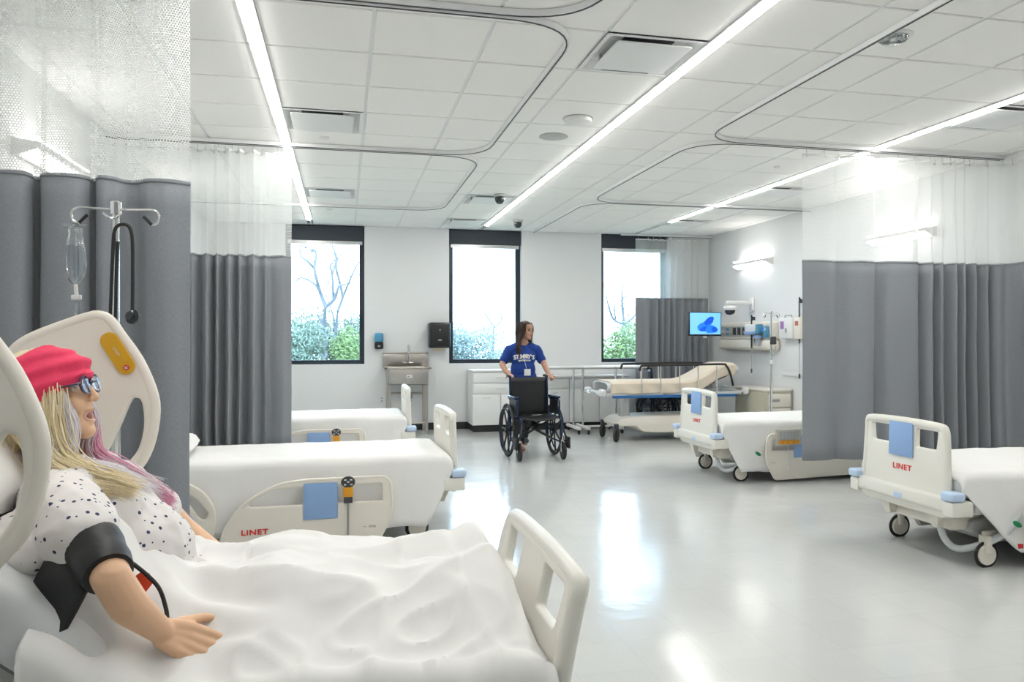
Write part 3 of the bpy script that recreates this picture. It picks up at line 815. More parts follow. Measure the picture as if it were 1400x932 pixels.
def hand(bm, m, thumb=1, curl=(.2, .25, .2), spread=.06, k=1.0, tcurl=.3):
    """wrist at the origin, fingers along +x, back of the hand towards +z, thumb towards thumb*y"""
    T = lambda p: m @ (Vector(p) * k)
    base = [(.088, .030), (.094, .010), (.090, -.010), (.080, -.029)]
    lens = [(.040, .024, .019), (.044, .028, .021), (.040, .026, .020), (.032, .019, .017)]
    for i, ((bx, by), ls) in enumerate(zip(base, lens)):
        by *= thumb
        limb(bm, [T((.0, by * .55, 0)), T((bx * .55, by * .85, .003)), T((bx, by, .002))], [.015 * k, .0145 * k, .0105 * k], 10)
        p = Vector((bx, by, .002)); a = -.0; pts = [T(p)]; yaw = spread * (1.5 - i) * thumb
        for l, c in zip(ls, curl):
            a += c
            p = p + Vector((math.cos(a) * math.cos(yaw), math.sin(yaw), -math.sin(a))) * l
            pts.append(T(p))
        w = 1 if i < 3 else .88
        limb(bm, pts, [.0095 * k * w, .0088 * k * w, .008 * k * w, .0066 * k * w], 10)
    tb = [Vector((.012, .020 * thumb, -.004)), Vector((.042, .044 * thumb, -.012))]
    d = Vector((math.cos(.65), math.sin(.65) * thumb, -.25)).normalized()
    tb.append(tb[1] + d * .034); d2 = (d + Vector((tcurl, -.25 * thumb, -.1))).normalized(); tb.append(tb[2] + d2 * .028)
    limb(bm, [T(p) for p in tb], [.016 * k, .0125 * k, .0098 * k, .0078 * k], 10)

def head(bm, m, opened=False, k=1.0):
    T = lambda p: m @ (Vector(p) * k)
    rot = m.to_3x3().to_4x4()
    def E(c, r): ell(bm, T(c), tuple(a * k for a in r), 20, rot)
    E((-.012, 0, .028), (.097, .075, .088)); E((.03, 0, -.028), (.058, .060, .078)); E((.040, 0, -.072), (.042, .046, .036))
    E((.063, 0, -.100 - (.006 if opened else 0)), (.024, .028, .020)); E((.050, 0, -.090), (.035, .040, .026)); E((.076, 0, .032), (.018, .048, .012)); E((.055, 0, .055), (.038, .055, .035))
    for s in (-1, 1):
        E((.060, s * .036, -.030), (.026, .024, .024)); E((.082, s * .031, .006), (.009, .015, .009)); E((-.006, s * .076, -.008), (.017, .008, .030)); E((.096, s * .010, -.030), (.008, .007, .006))
    limb(bm, [T((.088, 0, .020)), T((.100, 0, -.008)), T((.104, 0, -.028))], [.007 * k, .008 * k, .0105 * k], 10)
    E((.084, 0, -.055), (.012, .023, .0065)); E((.080, 0, -.084 if opened else -.068), (.012, .020, .007))

def carve(bm, m, spots, k=1.0):
    inv = m.inverted(); d3 = (m.to_3x3() @ Vector((1, 0, 0))).normalized()
    for v in bm.verts:
        p = inv @ v.co
        if abs(p.x) > .16 or abs(p.z) > .2 or p.x < .03: continue
        for (cy, cz, ry, rz_, dep) in spots:
            q = ((p.y / k - cy) / ry) ** 2 + ((p.z / k - cz) / rz_) ** 2
            if q < 2.5: v.co -= d3 * dep * k * math.exp(-q * 1.6)

def locks(paths, r=.004, seg=5, jitter=.006, rnd=None, flat=.5):
    rnd = rnd or random
    b = B()
    for p in paths:
        q = smooth_path(p, 5); n = len(q)
        tube(b, q, [r * (math.sin(PI * min(1, (.25 + .72 * i / (n - 1)))) ** .6 + .05) for i in range(n)], seg, flat=flat)
    return b

def jit_path(path, j, rnd, grow=1.0):
    o = Vector((rnd.gauss(0, j), rnd.gauss(0, j), rnd.gauss(0, j)))
    return [Vector(p) + o * (1 + grow * i / len(path)) + Vector((rnd.gauss(0, j * .35), rnd.gauss(0, j * .35), rnd.gauss(0, j * .3))) * (i > 0) for i, p in enumerate(path)]

# ---------------------------------------------------------------- foreground bed with raised back
BC = Vector((.50, 2.22, 0))
def loc_(bm, c=BC):
    bmesh.ops.translate(bm, vec=-Vector(c), verts=bm.verts); return bm
bed1 = thing('hospital_bed', 'nearest cream hospital bed with raised backrest carrying the manikin', 'bed', BC)
fb = obj('footboard', None, M['beige_light'], bed1, me=cached('footboard', footboard_bm)); fb.rotation_euler = (0, R(-13), PI + R(.0)); fb.location = (-.135, -.02, -.034); fb.scale = (1, 1.08, 1)
Rl = [(-1.04, 1.20), (-1.02, 1.27), (-.989, 1.315), (-.959, 1.347), (-.899, 1.38), (-.776, 1.428), (-.735, 1.433), (-.710, 1.417), (-.683, 1.376), (-.63, 1.295), (-.592, 1.203), (-.580, 1.133), (-.592, 1.041), (-.619, .972), (-.66, .925), (-.72, .85), (-.82, .78), (-.95, .80), (-1.04, .92), (-1.06, 1.06)]
Hl = [(-.652, 1.158), (-.636, 1.172), (-.620, 1.157), (-.614, 1.088), (-.628, 1.019), (-.656, .975), (-.70, .935), (-.745, .92), (-.735, .97), (-.690, 1.065)]
def bigrail(y):
    o = [(p.x, p.y) for p in smooth_path([(a, b, 0) for a, b in Rl], 3, True)]; h = [(p.x, p.y) for p in smooth_path([(a, b, 0) for a, b in Hl], 4, True)]
    b = plate(o, [h], .034, .014, Matrix.Translation((0, y, 0)) @ MXZ, 4)
    tube(b, [(a + (-.84 - a) * .02, y, c + (1.1 - c) * .02) for a, c in o], .019, 10, closed=True)
    return loc_(b)
r1 = obj('side_rail', bigrail(1.74), M['beige'], bed1); r2 = obj('side_rail', bigrail(2.70), M['beige'], bed1)
pa, pb = Vector(onY(150, 466, 2.68)), Vector(onY(172, 500, 2.68)); dd = (pb - pa).normalized(); ang = math.atan2(dd.y, dd.x); hw = .027
cap = [(pb.x + hw * math.cos(ang - PI / 2 + PI * k / 10), pb.y + hw * math.sin(ang - PI / 2 + PI * k / 10)) for k in range(11)] + [(pa.x + hw * math.cos(ang + PI / 2 + PI * k / 10), pa.y + hw * math.sin(ang + PI / 2 + PI * k / 10)) for k in range(11)]
obj('nurse_call_panel', loc_(plate(cap, (), .008, .002, Matrix.Translation((0, 2.680, 0)) @ MXZ)), M['yellow'], r2, True, 'mustard yellow pill-shaped panel')
cc = Vector(onY(172.5, 502.5, 2.675))
em = lathe(B(), [(0, -.001), (.0085, -.001), (.0085, .001), (0, .001)], 16, MT((cc.x, 2.675, cc.y), rx=R(90)))
obj('call_button', loc_(em), M['red'], r2, True, 'red round call button')
cr = box(box(B(), -.0055, .0055, -.001, .001, -.0016, .0016), -.0016, .0016, -.001, .001, -.0055, .0055)
bmesh.ops.transform(cr, matrix=MT((cc.x, 2.6735, cc.y), ry=R(35)), verts=cr.verts)
obj('white_cross', loc_(cr), M['white'], r2, False, 'white cross mark on the red button')
pm = pa.lerp(pb, .42); md_ = Matrix(((math.cos(ang), -math.sin(ang), 0, pm.x), (0, 0, -1, 2.6745), (math.sin(ang), math.cos(ang), 0, pm.y), (0, 0, 0, 1)))
obj('panel_lettering', loc_(text('LINET', .011, md_, .0003)), M['lettering'], r2, False)
# mattress: flat part and raised backrest
obj('mattress', loc_(BX(-.36, .42, 1.79, 2.65, .46, .60, .04, 3)), M['mattress'], bed1)
bk = box(B(), 0, 1.02, -.43, .43, -.14, 0, .04, 3)
BA = R(38)
bmk = Matrix.Translation((-.34, 2.22, .60)) @ Matrix.Rotation(PI, 4, 'Z') @ Matrix.Rotation(-BA, 4, 'Y')
bmesh.ops.transform(bk, matrix=bmk, verts=bk.verts)
obj('backrest_mattress', loc_(bk), M['mattress'], bed1)
bf = box(B(), .02, 1.04, -.40, .40, -.19, -.145, .01); bmesh.ops.transform(bf, matrix=bmk, verts=bf.verts)
obj('backrest_frame', loc_(bf), M['bedgrey'], bed1)
fr = BX(-1.62, .40, 1.84, 1.90, .38, .45, .01); box(fr, -1.62, .40, 2.54, 2.60, .38, .45, .01)
for x in (-1.6, -1.1, -.6, -.1, .34): box(fr, x, x + .05, 1.86, 2.58, .38, .44, .008)
obj('mattress_frame', loc_(fr), M['bedgrey'], bed1)
obj('base_cover', loc_(BX(-1.4, .2, 1.92, 2.52, .12, .36, .04)), M['bedgrey'], bed1)
obj('headboard', plate(fillet([(-.40, .40), (-.42, .6), (-.36, 1.12), (.36, 1.12), (.42, .6), (.40, .40)], .06), (), .035, .012, Matrix.Translation((-2.22, 0, 0)) @ MYZ), M['beige_light'], bed1)
for x in (-1.5, .22):
    for sy in (-1, 1):
        w = obj('caster', None, M['beige'], bed1, me=cached('caster', caster_bm)); w.location = (x - .5, sy * .375, 0)
        obj('tire', None, M['rubber'], w, me=cached('caster_tire', tire_bm), label='black tire')
        obj('post', BX(-.03, .03, -.03, .03, .15, .40, .006), M['bedgrey'], w)

pil = pillow_bm(.40, .62, .16)
bmesh.ops.transform(pil, matrix=Matrix.Translation((-.945, 2.22, 1.045)) @ Matrix.Rotation(R(42), 4, 'Y'), verts=pil.verts)
ctr = Vector((-.93, 2.22, 1.03))
p = obj('pillow', loc_(pil, ctr), M['sheet']); p.location = ctr
tag(p, "white pillow behind the manikin's head on the raised backrest", 'pillow')

# ---------------------------------------------------------------- sheet over the manikin's legs
def interp(x, tab):
    if x <= tab[0][0]: return tab[0][1]
    for (a, u), (b, v) in zip(tab, tab[1:]):
        if x <= b:
            t = (x - a) / (b - a); t = t * t * (3 - 2 * t); return u + (v - u) * t
    return tab[-1][1]
HT = [(-.66, .06), (-.61, .17), (-.55, .215), (-.42, .165), (-.30, .150), (-.16, .178), (-.02, .145), (.12, .125), (.30, .145), (.385, .165), (.44, .10), (.475, .0)]
def top_h(x, y):
    c = 2.27; w = .42 if y > c else .47
    u = min(1, abs(y - c) / w); bmp = (.5 + .5 * math.cos(PI * u ** 1.35)) ** .7
    split = 1 - .18 * math.exp(-((y - 2.24) / .05) ** 2) * (1 if x > -.25 else 0)
    z = .629 + .62 * (math.sqrt((max(0, -.37 - x)) ** 2 + .0004) - .02) + interp(x, HT) * bmp * split
    q = 2.6
    fold = .030 * (ridge(x * 1.0 + y * .7, y * 1.2 - x * .5, q, 3.1) - .6) + .014 * (ridge(x * 1.2 - y * .6, y * 1.4, 6, 8.) - .5) + .004 * noise.noise(Vector((x * 14, y * 14, 2)))
    # sheet bunches where the arm presses on it
    fold += .020 * math.exp(-(((x + .30) / .16) ** 2 + ((y - 1.98) / .07) ** 2)) * math.sin(38 * (y + .35 * x))
    fold += .014 * math.exp(-((x + .45) / .16) ** 2) * math.sin(46 * (x + .35 * y)) * (.4 + .6 * u)
    return z + fold * (.7 if x > .3 else 1)
rows = []
nx = 150
for i in range(nx + 1):
    x = -.66 + 1.14 * i / nx
    row = []
    ysl = [1.785 + (2.655 - 1.785) * k / 90 for k in range(91)]
    fcut = min(1, max(0, (.475 - x) / .07)); hang = .05 + .40 * fcut
    for side in (-1, 1):
        e = ysl[0] if side == -1 else ysl[-1]
        zt = top_h(x, e); dr = []
        for k in range(1, 24):
            d = hang * k / 23; a = min(1, d / .05)
            wv = .030 * fbm(x * 4.0 + .8 * d, side * 3, 1.) + .016 * math.sin(x * 26 + 3 * fbm(x * 2, d * 2))
            out = .045 * (1 - (1 - a) ** 2) + wv * min(1, d / .12) + .05 * d
            dr.append(Vector((x, e + side * out, zt - d + .012 * (1 - a))))
        if side == -1: row += dr[::-1] + [Vector((x, y, top_h(x, y))) for y in ysl]
        else: row += dr
    # foot end falls over the mattress edge, head end tucks down
    if x > .40:
        f = (x - .40) / .08
        for v in row:
            if v.z > .5: v.z -= .05 * f * f
    if i < 5:
        for v in row: v.z -= .012 * (5 - i) * .6; v.x += .006 * (5 - i)
    rows.append(row)
sh = obj('bed_sheet', loc_(grid_mesh(rows), (-.1, 2.22, .6)), M['sheet']); sh.location = (-.1, 2.22, .6)
md = sh.modifiers.new('thick', 'SOLIDIFY'); md.thickness = .005; md.offset = -1
tag(sh, "rumpled white sheet over the manikin's legs on the nearest bed", 'sheet')

# ---------------------------------------------------------------- manikin
MC = Vector((-.45, 2.22, .60))
hm = frame_mtx((-.727, 2.22, 1.212), (math.cos(R(13)), -.06, math.sin(R(13))), (0, 0, 1))
b = B()
head(b, hm, True)
limb(b, [(-.745, 2.22, 1.15), (-.735, 2.22, 1.08), (-.70, 2.22, 1.00)], [.052, .050, .062])
for s in (-1, 1): ell(b, (-.655, 2.22 + s * .095, .985), (.07, .10, .07), 18)
ell(b, (-.60, 2.22, .91), (.12, .155, .095), 24, Matrix.Rotation(BA, 4, 'Y')); ell(b, (-.51, 2.22, .82), (.10, .135, .080), 24, Matrix.Rotation(BA, 4, 'Y'))
ell(b, (-.38, 2.22, .69), (.12, .14, .065), 24)
SH, EL, WR = (-.625, 2.04, .985), (-.470, 1.79, .862), (-.385, 1.862, .715)
limb(b, [SH, (-.545, 1.92, .925), EL, (-.44, 1.80, .80), WR], [.054, .046, .039, .040, .026])
limb(b, [(-.625, 2.39, .965), (-.54, 2.52, .865), (-.475, 2.57, .775), (-.39, 2.57, .70), (-.27, 2.55, .64)], [.056, .046, .040, .037, .026])
hd = frame_mtx(WR, (.80, .18, -.46), (.10, -.85, .70))
hand(b, hd, 1, (.22, .30, .2), .035, 1.08)
hand(b, frame_mtx((-.27, 2.55, .64), (1, -.2, -.15), (0, 0, 1)), -1, (.3, .3, .2), .04, .9)
for s in (-1, 1): limb(b, [(-.30, 2.24 + s * .085, .685), (-.14, 2.24 + s * .09, .705), (.12, 2.24 + s * .08, .67), (.31, 2.24 + s * .08, .66), (.33, 2.24 + s * .08, .70)], [.075, .058, .048, .032, .028])
b = fuse(b, .0036, 5, .5)
carve(b, hm, [(.033, .010, .015, .010, .008), (-.033, .010, .015, .010, .008), (0, -.070, .015, .011, .022)])
bodyb = BVHTree.FromBMesh(b)
bmesh.ops.translate(b, vec=-MC, verts=b.verts)
mk = thing('patient_manikin', 'training manikin with blond wig, pink headband and dotted gown in the nearest bed', 'manikin', MC)
obj('body', b, M['skin_vinyl'], mk)
hp = lambda p: hm @ Vector(p)
rot = hm.to_3x3().to_4x4()
for s in (-1, 1):
    e = ell(B(), hp((.076, s * .032, .009)), .0125, 16); obj('eye', loc_(e, MC), M['white'], mk)
    e = ell(B(), hp((.0865, s * .032, .009)), (.003, .0055, .0055), 12, rot); obj('iris', loc_(e, MC), M['darkhair'], mk)
obj('mouth', loc_(ell(B(), hp((.076, 0, -.070)), (.010, .015, .012), 14, rot), MC), M['rust'], mk, True, 'dark open mouth')
lp = TB([hp((.088 - .012 * (math.cos(a) ** 2), .020 * math.cos(a), -.070 + .0145 * math.sin(a))) for a in [2 * PI * k / 20 for k in range(20)]], .0038, 6, closed=True)
obj('lips', loc_(lp, MC), M['skin_face'], mk)
# glasses
gl = B()
for s in (-1, 1):
    tube(gl, [hp((.105 - .006 * abs(math.cos(a)), s * (.034 + .027 * math.cos(a)), .006 + .020 * math.sin(a) + (.004 if math.sin(a) > 0 else 0))) for a in [2 * PI * k / 24 for k in range(24)]], .0026, 6, closed=True)
    tube(gl, [hp((.100, s * .060, .014)), hp((.085, s * .076, .014)), hp((.0, s * .083, .012))], .0024, 6)
tube(gl, [hp((.104, -.008, .012)), hp((.108, 0, .015)), hp((.104, .008, .012))], .0024, 6)
g_ = thing('glasses', "dark-rimmed glasses on the manikin's face", 'glasses', hp((.1, 0, .01)))
obj('glasses_frame', loc_(gl, hp((.1, 0, .01))), mat('purple_frame', (.05, .04, .09), .25), g_)
for s in (-1, 1):
    l = ell(B(), hp((.1035, s * .034, .008)), (.0012, .026, .020), 20, rot); obj('lens', loc_(l, hp((.1, 0, .01))), glass_mat('spectacle_lens', (.80, .82, .90), .05, .04, .25), g_)

# wig: scalp shell, locks
rnd = random.Random(5)
sc = ell(B(), hp((-.018, 0, .026)), (.106, .088, .100), 32, rot)
for v in sc.verts:
    q = hm.inverted() @ v.co
    v.co += (v.co - hp((-.018, 0, .026))).normalized() * (.003 * math.sin(math.atan2(q.y, q.x) * 40))
scalpb = BVHTree.FromBMesh(sc)
bmesh.ops.delete(sc, geom=[v for v in sc.verts if (hm.inverted() @ v.co).x > .055 and (hm.inverted() @ v.co).z < .075], context='VERTS')
hair = obj('hair', loc_(sc, MC), M['blonde'], mk)
def near_side(rnd, t):
    a = -.02 + .085 * t          # position along the side of the head, 0 behind the ear, 1 at the temple
    a -= .018; ze = .035 - (.09 - a) * .5
    return [hp((a - .004, -.070 + .012 * t * t, ze + .018)), hp((a - .002, -.092 + .012 * t, ze - .015)), hp((a - .01, -.094, -.075)),
            Vector((-.715 + .055 * t, 2.115 + .012 * t, 1.075)), Vector((-.675 + .065 * t, 2.085 + .03 * t, 1.045 - .01 * t)), Vector((-.605 + .055 * t, 2.09 + .035 * t, 1.005)), Vector((-.545 + .035 * t, 2.125 + .02 * t, .985))]
ps = []
for k in range(760):
    t = rnd.random(); ps.append(jit_path(near_side(rnd, t), .0075, rnd, .9))
for k in range(260):
    t = rnd.random(); y = rnd.uniform(-1, 1)
    ps.append(jit_path([hp((-.09, y * .05, .06)), hp((-.115, y * .08, -.02)), hp((-.10, y * .09, -.10)), Vector((-.80, 2.22 + y * .12, 1.06)), Vector((-.77, 2.22 + y * .16, 1.03))], .006, rnd))
o = obj('hair_lock', loc_(locks(ps, .0019, 4, rnd=rnd), MC), M['blonde'], hair); o['kind'] = 'stuff'
ps = []
for k in range(320):
    t = rnd.random()
    ps.append(jit_path([hp((.03, .080, .045)), hp((.045, .080, -.03)), hp((.055, .066, -.10)), Vector((-.655, 2.275, 1.06)), Vector((-.60, 2.29, 1.01)), Vector((-.545, 2.31, .97)), Vector((-.50, 2.33, .94))], .007, rnd, 1.2))
o = obj('hair_lock', loc_(locks(ps, .0015, 4, rnd=rnd), MC), M['whitehair'], hair, True, 'pale white-lilac locks'); o['kind'] = 'stuff'
ps = []
for k in range(150):
    ps.append(jit_path([hp((.035, .078, .0)), hp((.055, .066, -.09)), Vector((-.635, 2.265, 1.06)), Vector((-.585, 2.29, 1.015)), Vector((-.53, 2.32, .965)), Vector((-.47, 2.35, .905))], .006, rnd, 1.0))
o = obj('hair_lock', loc_(locks(ps, .0018, 4, rnd=rnd), MC), M['pinkhair'], hair, True, 'pink dyed locks'); o['kind'] = 'stuff'
ps = []
for k in range(300):
    t = rnd.random()
    ps.append(jit_path([hp((.046, -.066, .005)), hp((.052, -.067, -.03)), hp((.052, -.062, -.09)), Vector((-.66, 2.13, 1.065)), Vector((-.61, 2.15, 1.03)), Vector((-.555, 2.185, 1.0)), Vector((-.51, 2.23, .965))], .006, rnd, 1.6))
o = obj('hair_lock', loc_(locks(ps, .0014, 4, rnd=rnd), MC), M['whitehair'], hair, True, 'fine white locks by the cheek'); o['kind'] = 'stuff'
# headband: band of cloth wrapped round the skull, tilted back
ax = (Vector((-.50, 0, .86))).normalized(); cc = hp((-.012, 0, .030))
fx_ = Vector((ax.z, 0, -ax.x)).normalized()
rows = []
for i in range(25):
    f = i / 24; hgt = -.044 + .124 * f
    row = []
    for k in range(72):
        a = 2 * PI * k / 72; d = fx_ * math.cos(a) + Vector((0, 1, 0)) * math.sin(a)
        h2 = hgt * (1 + .05 * math.cos(a)) + .006 * math.cos(a) * (1 - f)
        o_ = cc + ax * h2
        best = 0
        for bv in (bodyb, scalpb):
            h = bv.ray_cast(o_ + d * .25, -d, .25)
            if h[0] is not None: best = max(best, .25 - h[3])
        if best == 0: best = .03
        row.append(o_ + d * (best + .018 + .0045 * math.sin(f * 19 + 2.2 * math.sin(a) + 1.3 * math.cos(2 * a)) * math.sin(PI * f) ** .3))
    rows.append(row)
for _ in range(2):      # relax so the cloth bridges hollows
    rows = [[(r[k] * 2 + r[k - 1] + r[(k + 1) % 72]) / 4 for k in range(72)] for r in rows]
rows = [r + [r[0]] for r in rows]
hbm = grid_mesh(rows); bmesh.ops.remove_doubles(hbm, verts=hbm.verts, dist=1e-5)
hb = obj('headband', loc_(hbm, MC), M['pink'], mk); md = hb.modifiers.new('thick', 'SOLIDIFY'); md.thickness = .004
# gown
b = B()
rB = Matrix.Rotation(BA, 4, 'Y')
ell(b, (-.605, 2.22, .915), (.145, .17, .112), 28, rB); ell(b, (-.51, 2.22, .83), (.14, .155, .105), 28, rB); ell(b, (-.41, 2.22, .715), (.11, .15, .075), 28)
for s in (-1, 1): ell(b, (-.655, 2.22 + s * .10, .985), (.085, .11, .075), 22)
ell(b, (-.70, 2.20, .985), (.09, .15, .06), 22)
limb(b, [(-.66, 2.07, .965), (-.62, 2.00, .955), (-.565, 1.915, .925)], [.085, .084, .080], 24)
limb(b, [(-.72, 2.00, .90), (-.67, 1.93, .885)], [.07, .055], 16)
limb(b, [(-.625, 2.37, .955), (-.575, 2.455, .90), (-.535, 2.515, .855)], [.078, .073, .064], 24)
b = fuse(b, .006, 8, .6)
for v in b.verts:
    p = v.co; n = v.normal
    w = .010 * (ridge(p.x * 1.2 + p.y, p.y * .8 + p.z, 6, 2.) - .5) + .004 * noise.noise(p * 30)
    v.co += n * w
bmesh.ops.translate(b, vec=-MC, verts=b.verts)
obj('gown', b, M['gown'], mk)
# blood pressure cuff
CO = Vector((-.52, 1.87, .90))
pO = lambda x, y, Y: Vector((onY(x, y, Y)[0], Y, onY(x, y, Y)[1]))
cf = thing('blood_pressure_cuff', "black blood pressure cuff with coiled tube round the manikin's upper arm", 'blood pressure cuff', CO)
a0, a1 = Vector((-.565, 1.94, .935)), Vector((-.478, 1.80, .868))
b = B(); n = 10
tube(b, [a0.lerp(a1, k / n) for k in range(n + 1)], [.0605 - .0095 * (k / n) ** 2 + .0015 * math.sin(k * 1.7) for k in range(n + 1)], 28)
obj('sleeve', loc_(b, CO), M['cuff'], cf)
fl = grid_mesh([[Vector((-.60 - .10 * v + .085 * u, 1.90 - .085 * u - .02 * v, .915 - .23 * v + .012 * math.sin(u * 5 + v * 3))) + Vector((0, 0, -.06 * u)) for u in [k / 8 for k in range(9)]] for v in [k / 8 for k in range(9)]])
o = obj('loose_flap', loc_(fl, CO), M['cuff'], cf, True, 'loose black flap hanging below the arm'); md = o.modifiers.new('thick', 'SOLIDIFY'); md.thickness = .014
bg_ = box(B(), -.022, .022, -.008, .008, -.04, .04, .006, 2, MT(pO(137, 728, 1.90), ry=R(-38), rx=R(20))); obj('gauge_pouch', loc_(bg_, CO), M['cuff'], cf)
gg = lathe(B(), [(0, -.010), (.016, -.010), (.018, 0), (.016, .010), (0, .010)], 20, MT(pO(128, 706, 1.90), ry=R(50))); obj('gauge', loc_(gg, CO), M['black'], cf)
hs = smooth_path([pO(128, 715, 1.93), pO(150, 725, 1.93), pO(166, 745, 1.93), pO(166, 772, 1.92), pO(155, 780, 1.91), pO(147, 760, 1.95), pO(150, 752, 1.96), pO(170, 762, 1.95), pO(200, 785, 1.94), pO(218, 805, 1.93), pO(227, 832, 1.92), pO(229, 848, 1.91)], 6)
obj('hose', loc_(TB(hs, .0048, 8), CO), M['rubber'], cf)
bb = B(); tube(bb, [pO(229, 845, 1.91), pO(230, 851, 1.91)], .0075, 12); obj('valve', loc_(bb, CO), M['chrome'], cf, True, 'silver valve')
ell(bb := B(), pO(233, 862, 1.905), (.020, .018, .022), 16); obj('bulb', loc_(bb, CO), M['black'], cf, True, 'black squeeze bulb')
tg = [pO(192, 782, 1.955), pO(204, 784, 1.955), pO(209, 797, 1.955), pO(190, 821, 1.945), pO(174, 804, 1.945), pO(184, 788, 1.95)]
b = B(); vs = [b.verts.new(v) for v in tg]; f = b.faces.new(vs); ext = bmesh.ops.extrude_face_region(b, geom=[f]); bmesh.ops.translate(b, vec=(0, .004, .0), verts=[v for v in ext['geom'] if isinstance(v, bmesh.types.BMVert)]); bmesh.ops.recalc_face_normals(b, faces=b.faces)
obj('label_tag', loc_(b, CO), M['tag'], cf, False, 'bright orange-red warning label on the hose')

# ---------------------------------------------------------------- drip stand, bag, stethoscope
IV = Vector((-.805, 3.12, 0))
def drip_stand(label, loc, top, arm=.14):
    t = thing('drip_stand', label, 'drip stand', loc)
    obj('pole', TB([(0, 0, .1), (0, 0, top * .62)], .0155, 16), M['chrome'], t)
    obj('upper_pole', TB([(0, 0, top * .60), (0, 0, top)], .0125, 16), M['chrome'], t)
    obj('collar', lathe(B(), [(.012, top - .05), (.02, top - .048), (.02, top - .004), (.012, top), (0, top)], 16), M['chrome'], t)
    obj('knob', TB([(0, 0, top * .62 - .02), (0, 0, top * .62 + .03)], .024, 14), M['white'], t)
    for s in (-1, 1):
        pth = [(0, 0, top - .03), (s * arm * .5, 0, top - .028), (s * arm * .9, 0, top - .028), (s * arm * 1.03, 0, top - .045), (s * arm * 1.0, 0, top - .072), (s * arm * .86, 0, top - .082), (s * arm * .72, 0, top - .06)]
        h = obj('hook', TB(smooth_path(pth, 5), .0042, 8), M['chrome'], t)
        obj('hook_tip', TB([pth[-2], pth[-1], (s * arm * .66, 0, top - .052)], .006, 8), M['black'], h)
        obj('side_hook', TB(smooth_path([(0, -.01, top - .06), (s * .012, -.04, top - .065), (s * .03, -.05, top - .05)], 4), .004, 6), M['chrome'], t)
    for k in range(5):
        a = 2 * PI * k / 5 + .3
        g = obj('base_leg', TB([(0, 0, .10), (.24 * math.cos(a), .24 * math.sin(a), .075)], .014, 8), M['chrome'], t)
        obj('caster', lathe(B(), [(0, -.01), (.028, -.01), (.028, .01), (0, .01)], 14, MT((.25 * math.cos(a), .25 * math.sin(a), .03), rx=R(90), rz=a)), M['black'], g)
    return t
drip_stand('chrome drip stand behind the nearest bed holding a clear bag', IV, 1.855)
BO = Vector((-.937, 3.12, 1.765))
bag = thing('drip_bag', 'clear fluid bag hanging from the left hook of the near drip stand', 'drip bag', BO)
b = B()
prof = [(.004, .0, .012), (-.012, .0, .030), (-.03, .0, .026), (-.06, .0, .032), (-.10, 0, .038), (-.14, 0, .040), (-.18, 0, .036), (-.205, 0, .022), (-.215, 0, .010)]
tube(b, [(0, 0, z) for z, _, r in prof], [r for *_, r in prof], 20, flat=.45)
obj('bag', b, M['clear'], bag)
b = B(); tube(b, [(0, 0, -.075), (0, 0, -.12), (0, 0, -.16), (0, 0, -.20)], [.030, .035, .034, .018], 18, flat=.38); obj('fluid', b, glass_mat('saline', (.86, .89, .93), .0, .16), bag)
obj('hanger_flap', BX(-.042, .042, -.001, .001, -.006, .006, .0008, 1), M['clear'], bag)
obj('port', TB([(.0, 0, -.212), (.003, 0, -.25)], .007, 10), M['white'], bag); obj('spike', BX(-.014, .02, -.006, .006, -.268, -.250, .003), M['white'], bag)
obj('drip_chamber', lathe(B(), [(.003, 0), (.010, -.008), (.010, -.045), (.003, -.062)], 14, MT((.004, 0, -.272))), M['clear'], bag)
obj('tube', TB(smooth_path([(.004, 0, -.33), (.002, 0, -.42), (.02, 0, -.62), (.06, .0, -.85), (.11, 0, -1.0)], 5), .0028, 6), M['clear'], bag)
SO = Vector((-.805, 3.085, 1.78))
st = thing('stethoscope', 'black stethoscope looped over the hook of the near drip stand', 'stethoscope', SO)
pS = lambda x, y, Y=3.075: Vector((onY(x, y, Y)[0], Y, onY(x, y, Y)[1])) - SO
obj('tubing', TB(smooth_path([pS(181, 424), pS(181.5, 380), pS(181, 330), pS(178, 313), pS(172, 307), pS(162, 308), pS(156, 318), pS(154, 350), pS(152, 400), pS(151, 436), pS(155, 441), pS(158, 430), pS(159, 380), pS(161, 330)], 6), .0062, 8), M['rubber'], st)
cp = pS(181, 433)
obj('chest_piece', lathe(B(), [(0, -.012), (.022, -.012), (.026, -.004), (.026, .002), (.014, .006), (.016, .018), (0, .018)], 24, MT(cp, rx=R(75), rz=R(-25))), M['smoke'], st, True, 'dark steel chest piece')
obj('stem', TB([cp, cp + Vector((0, 0, .03))], .005, 8), M['chrome'], st)
# ---------------------------------------------------------------- woman pushing the wheelchair
WC = Vector((2.14, 9.46, 0))
wm = thing('person', 'woman in a royal blue t-shirt with long dark hair standing behind a wheelchair, looking aside', 'person', WC)
whm = frame_mtx((2.165, 9.40, 1.452), (.62, -.78, -.06), (0, 0, 1))
b = B(); K = .93
head(b, whm, False, K)
limb(b, [(2.16, 9.43, 1.39), (2.152, 9.44, 1.32), (2.15, 9.45, 1.26)], [.048, .046, .055])
for s in (-1, 1): ell(b, (2.14 + s * .10, 9.45, 1.235), (.085, .065, .055))
ell(b, (2.14, 9.45, 1.13), (.15, .095, .14)); ell(b, (2.14, 9.455, .98), (.13, .09, .12)); ell(b, (2.14, 9.47, .86), (.155, .105, .10))
HL, HRT = (1.905, 9.175, .905), (2.385, 9.175, .905)
limb(b, [(1.965, 9.45, 1.225), (1.92, 9.45, 1.13), (1.875, 9.43, 1.04), (1.895, 9.33, .965), (1.93, 9.225, .915)], [.050, .045, .037, .033, .024])
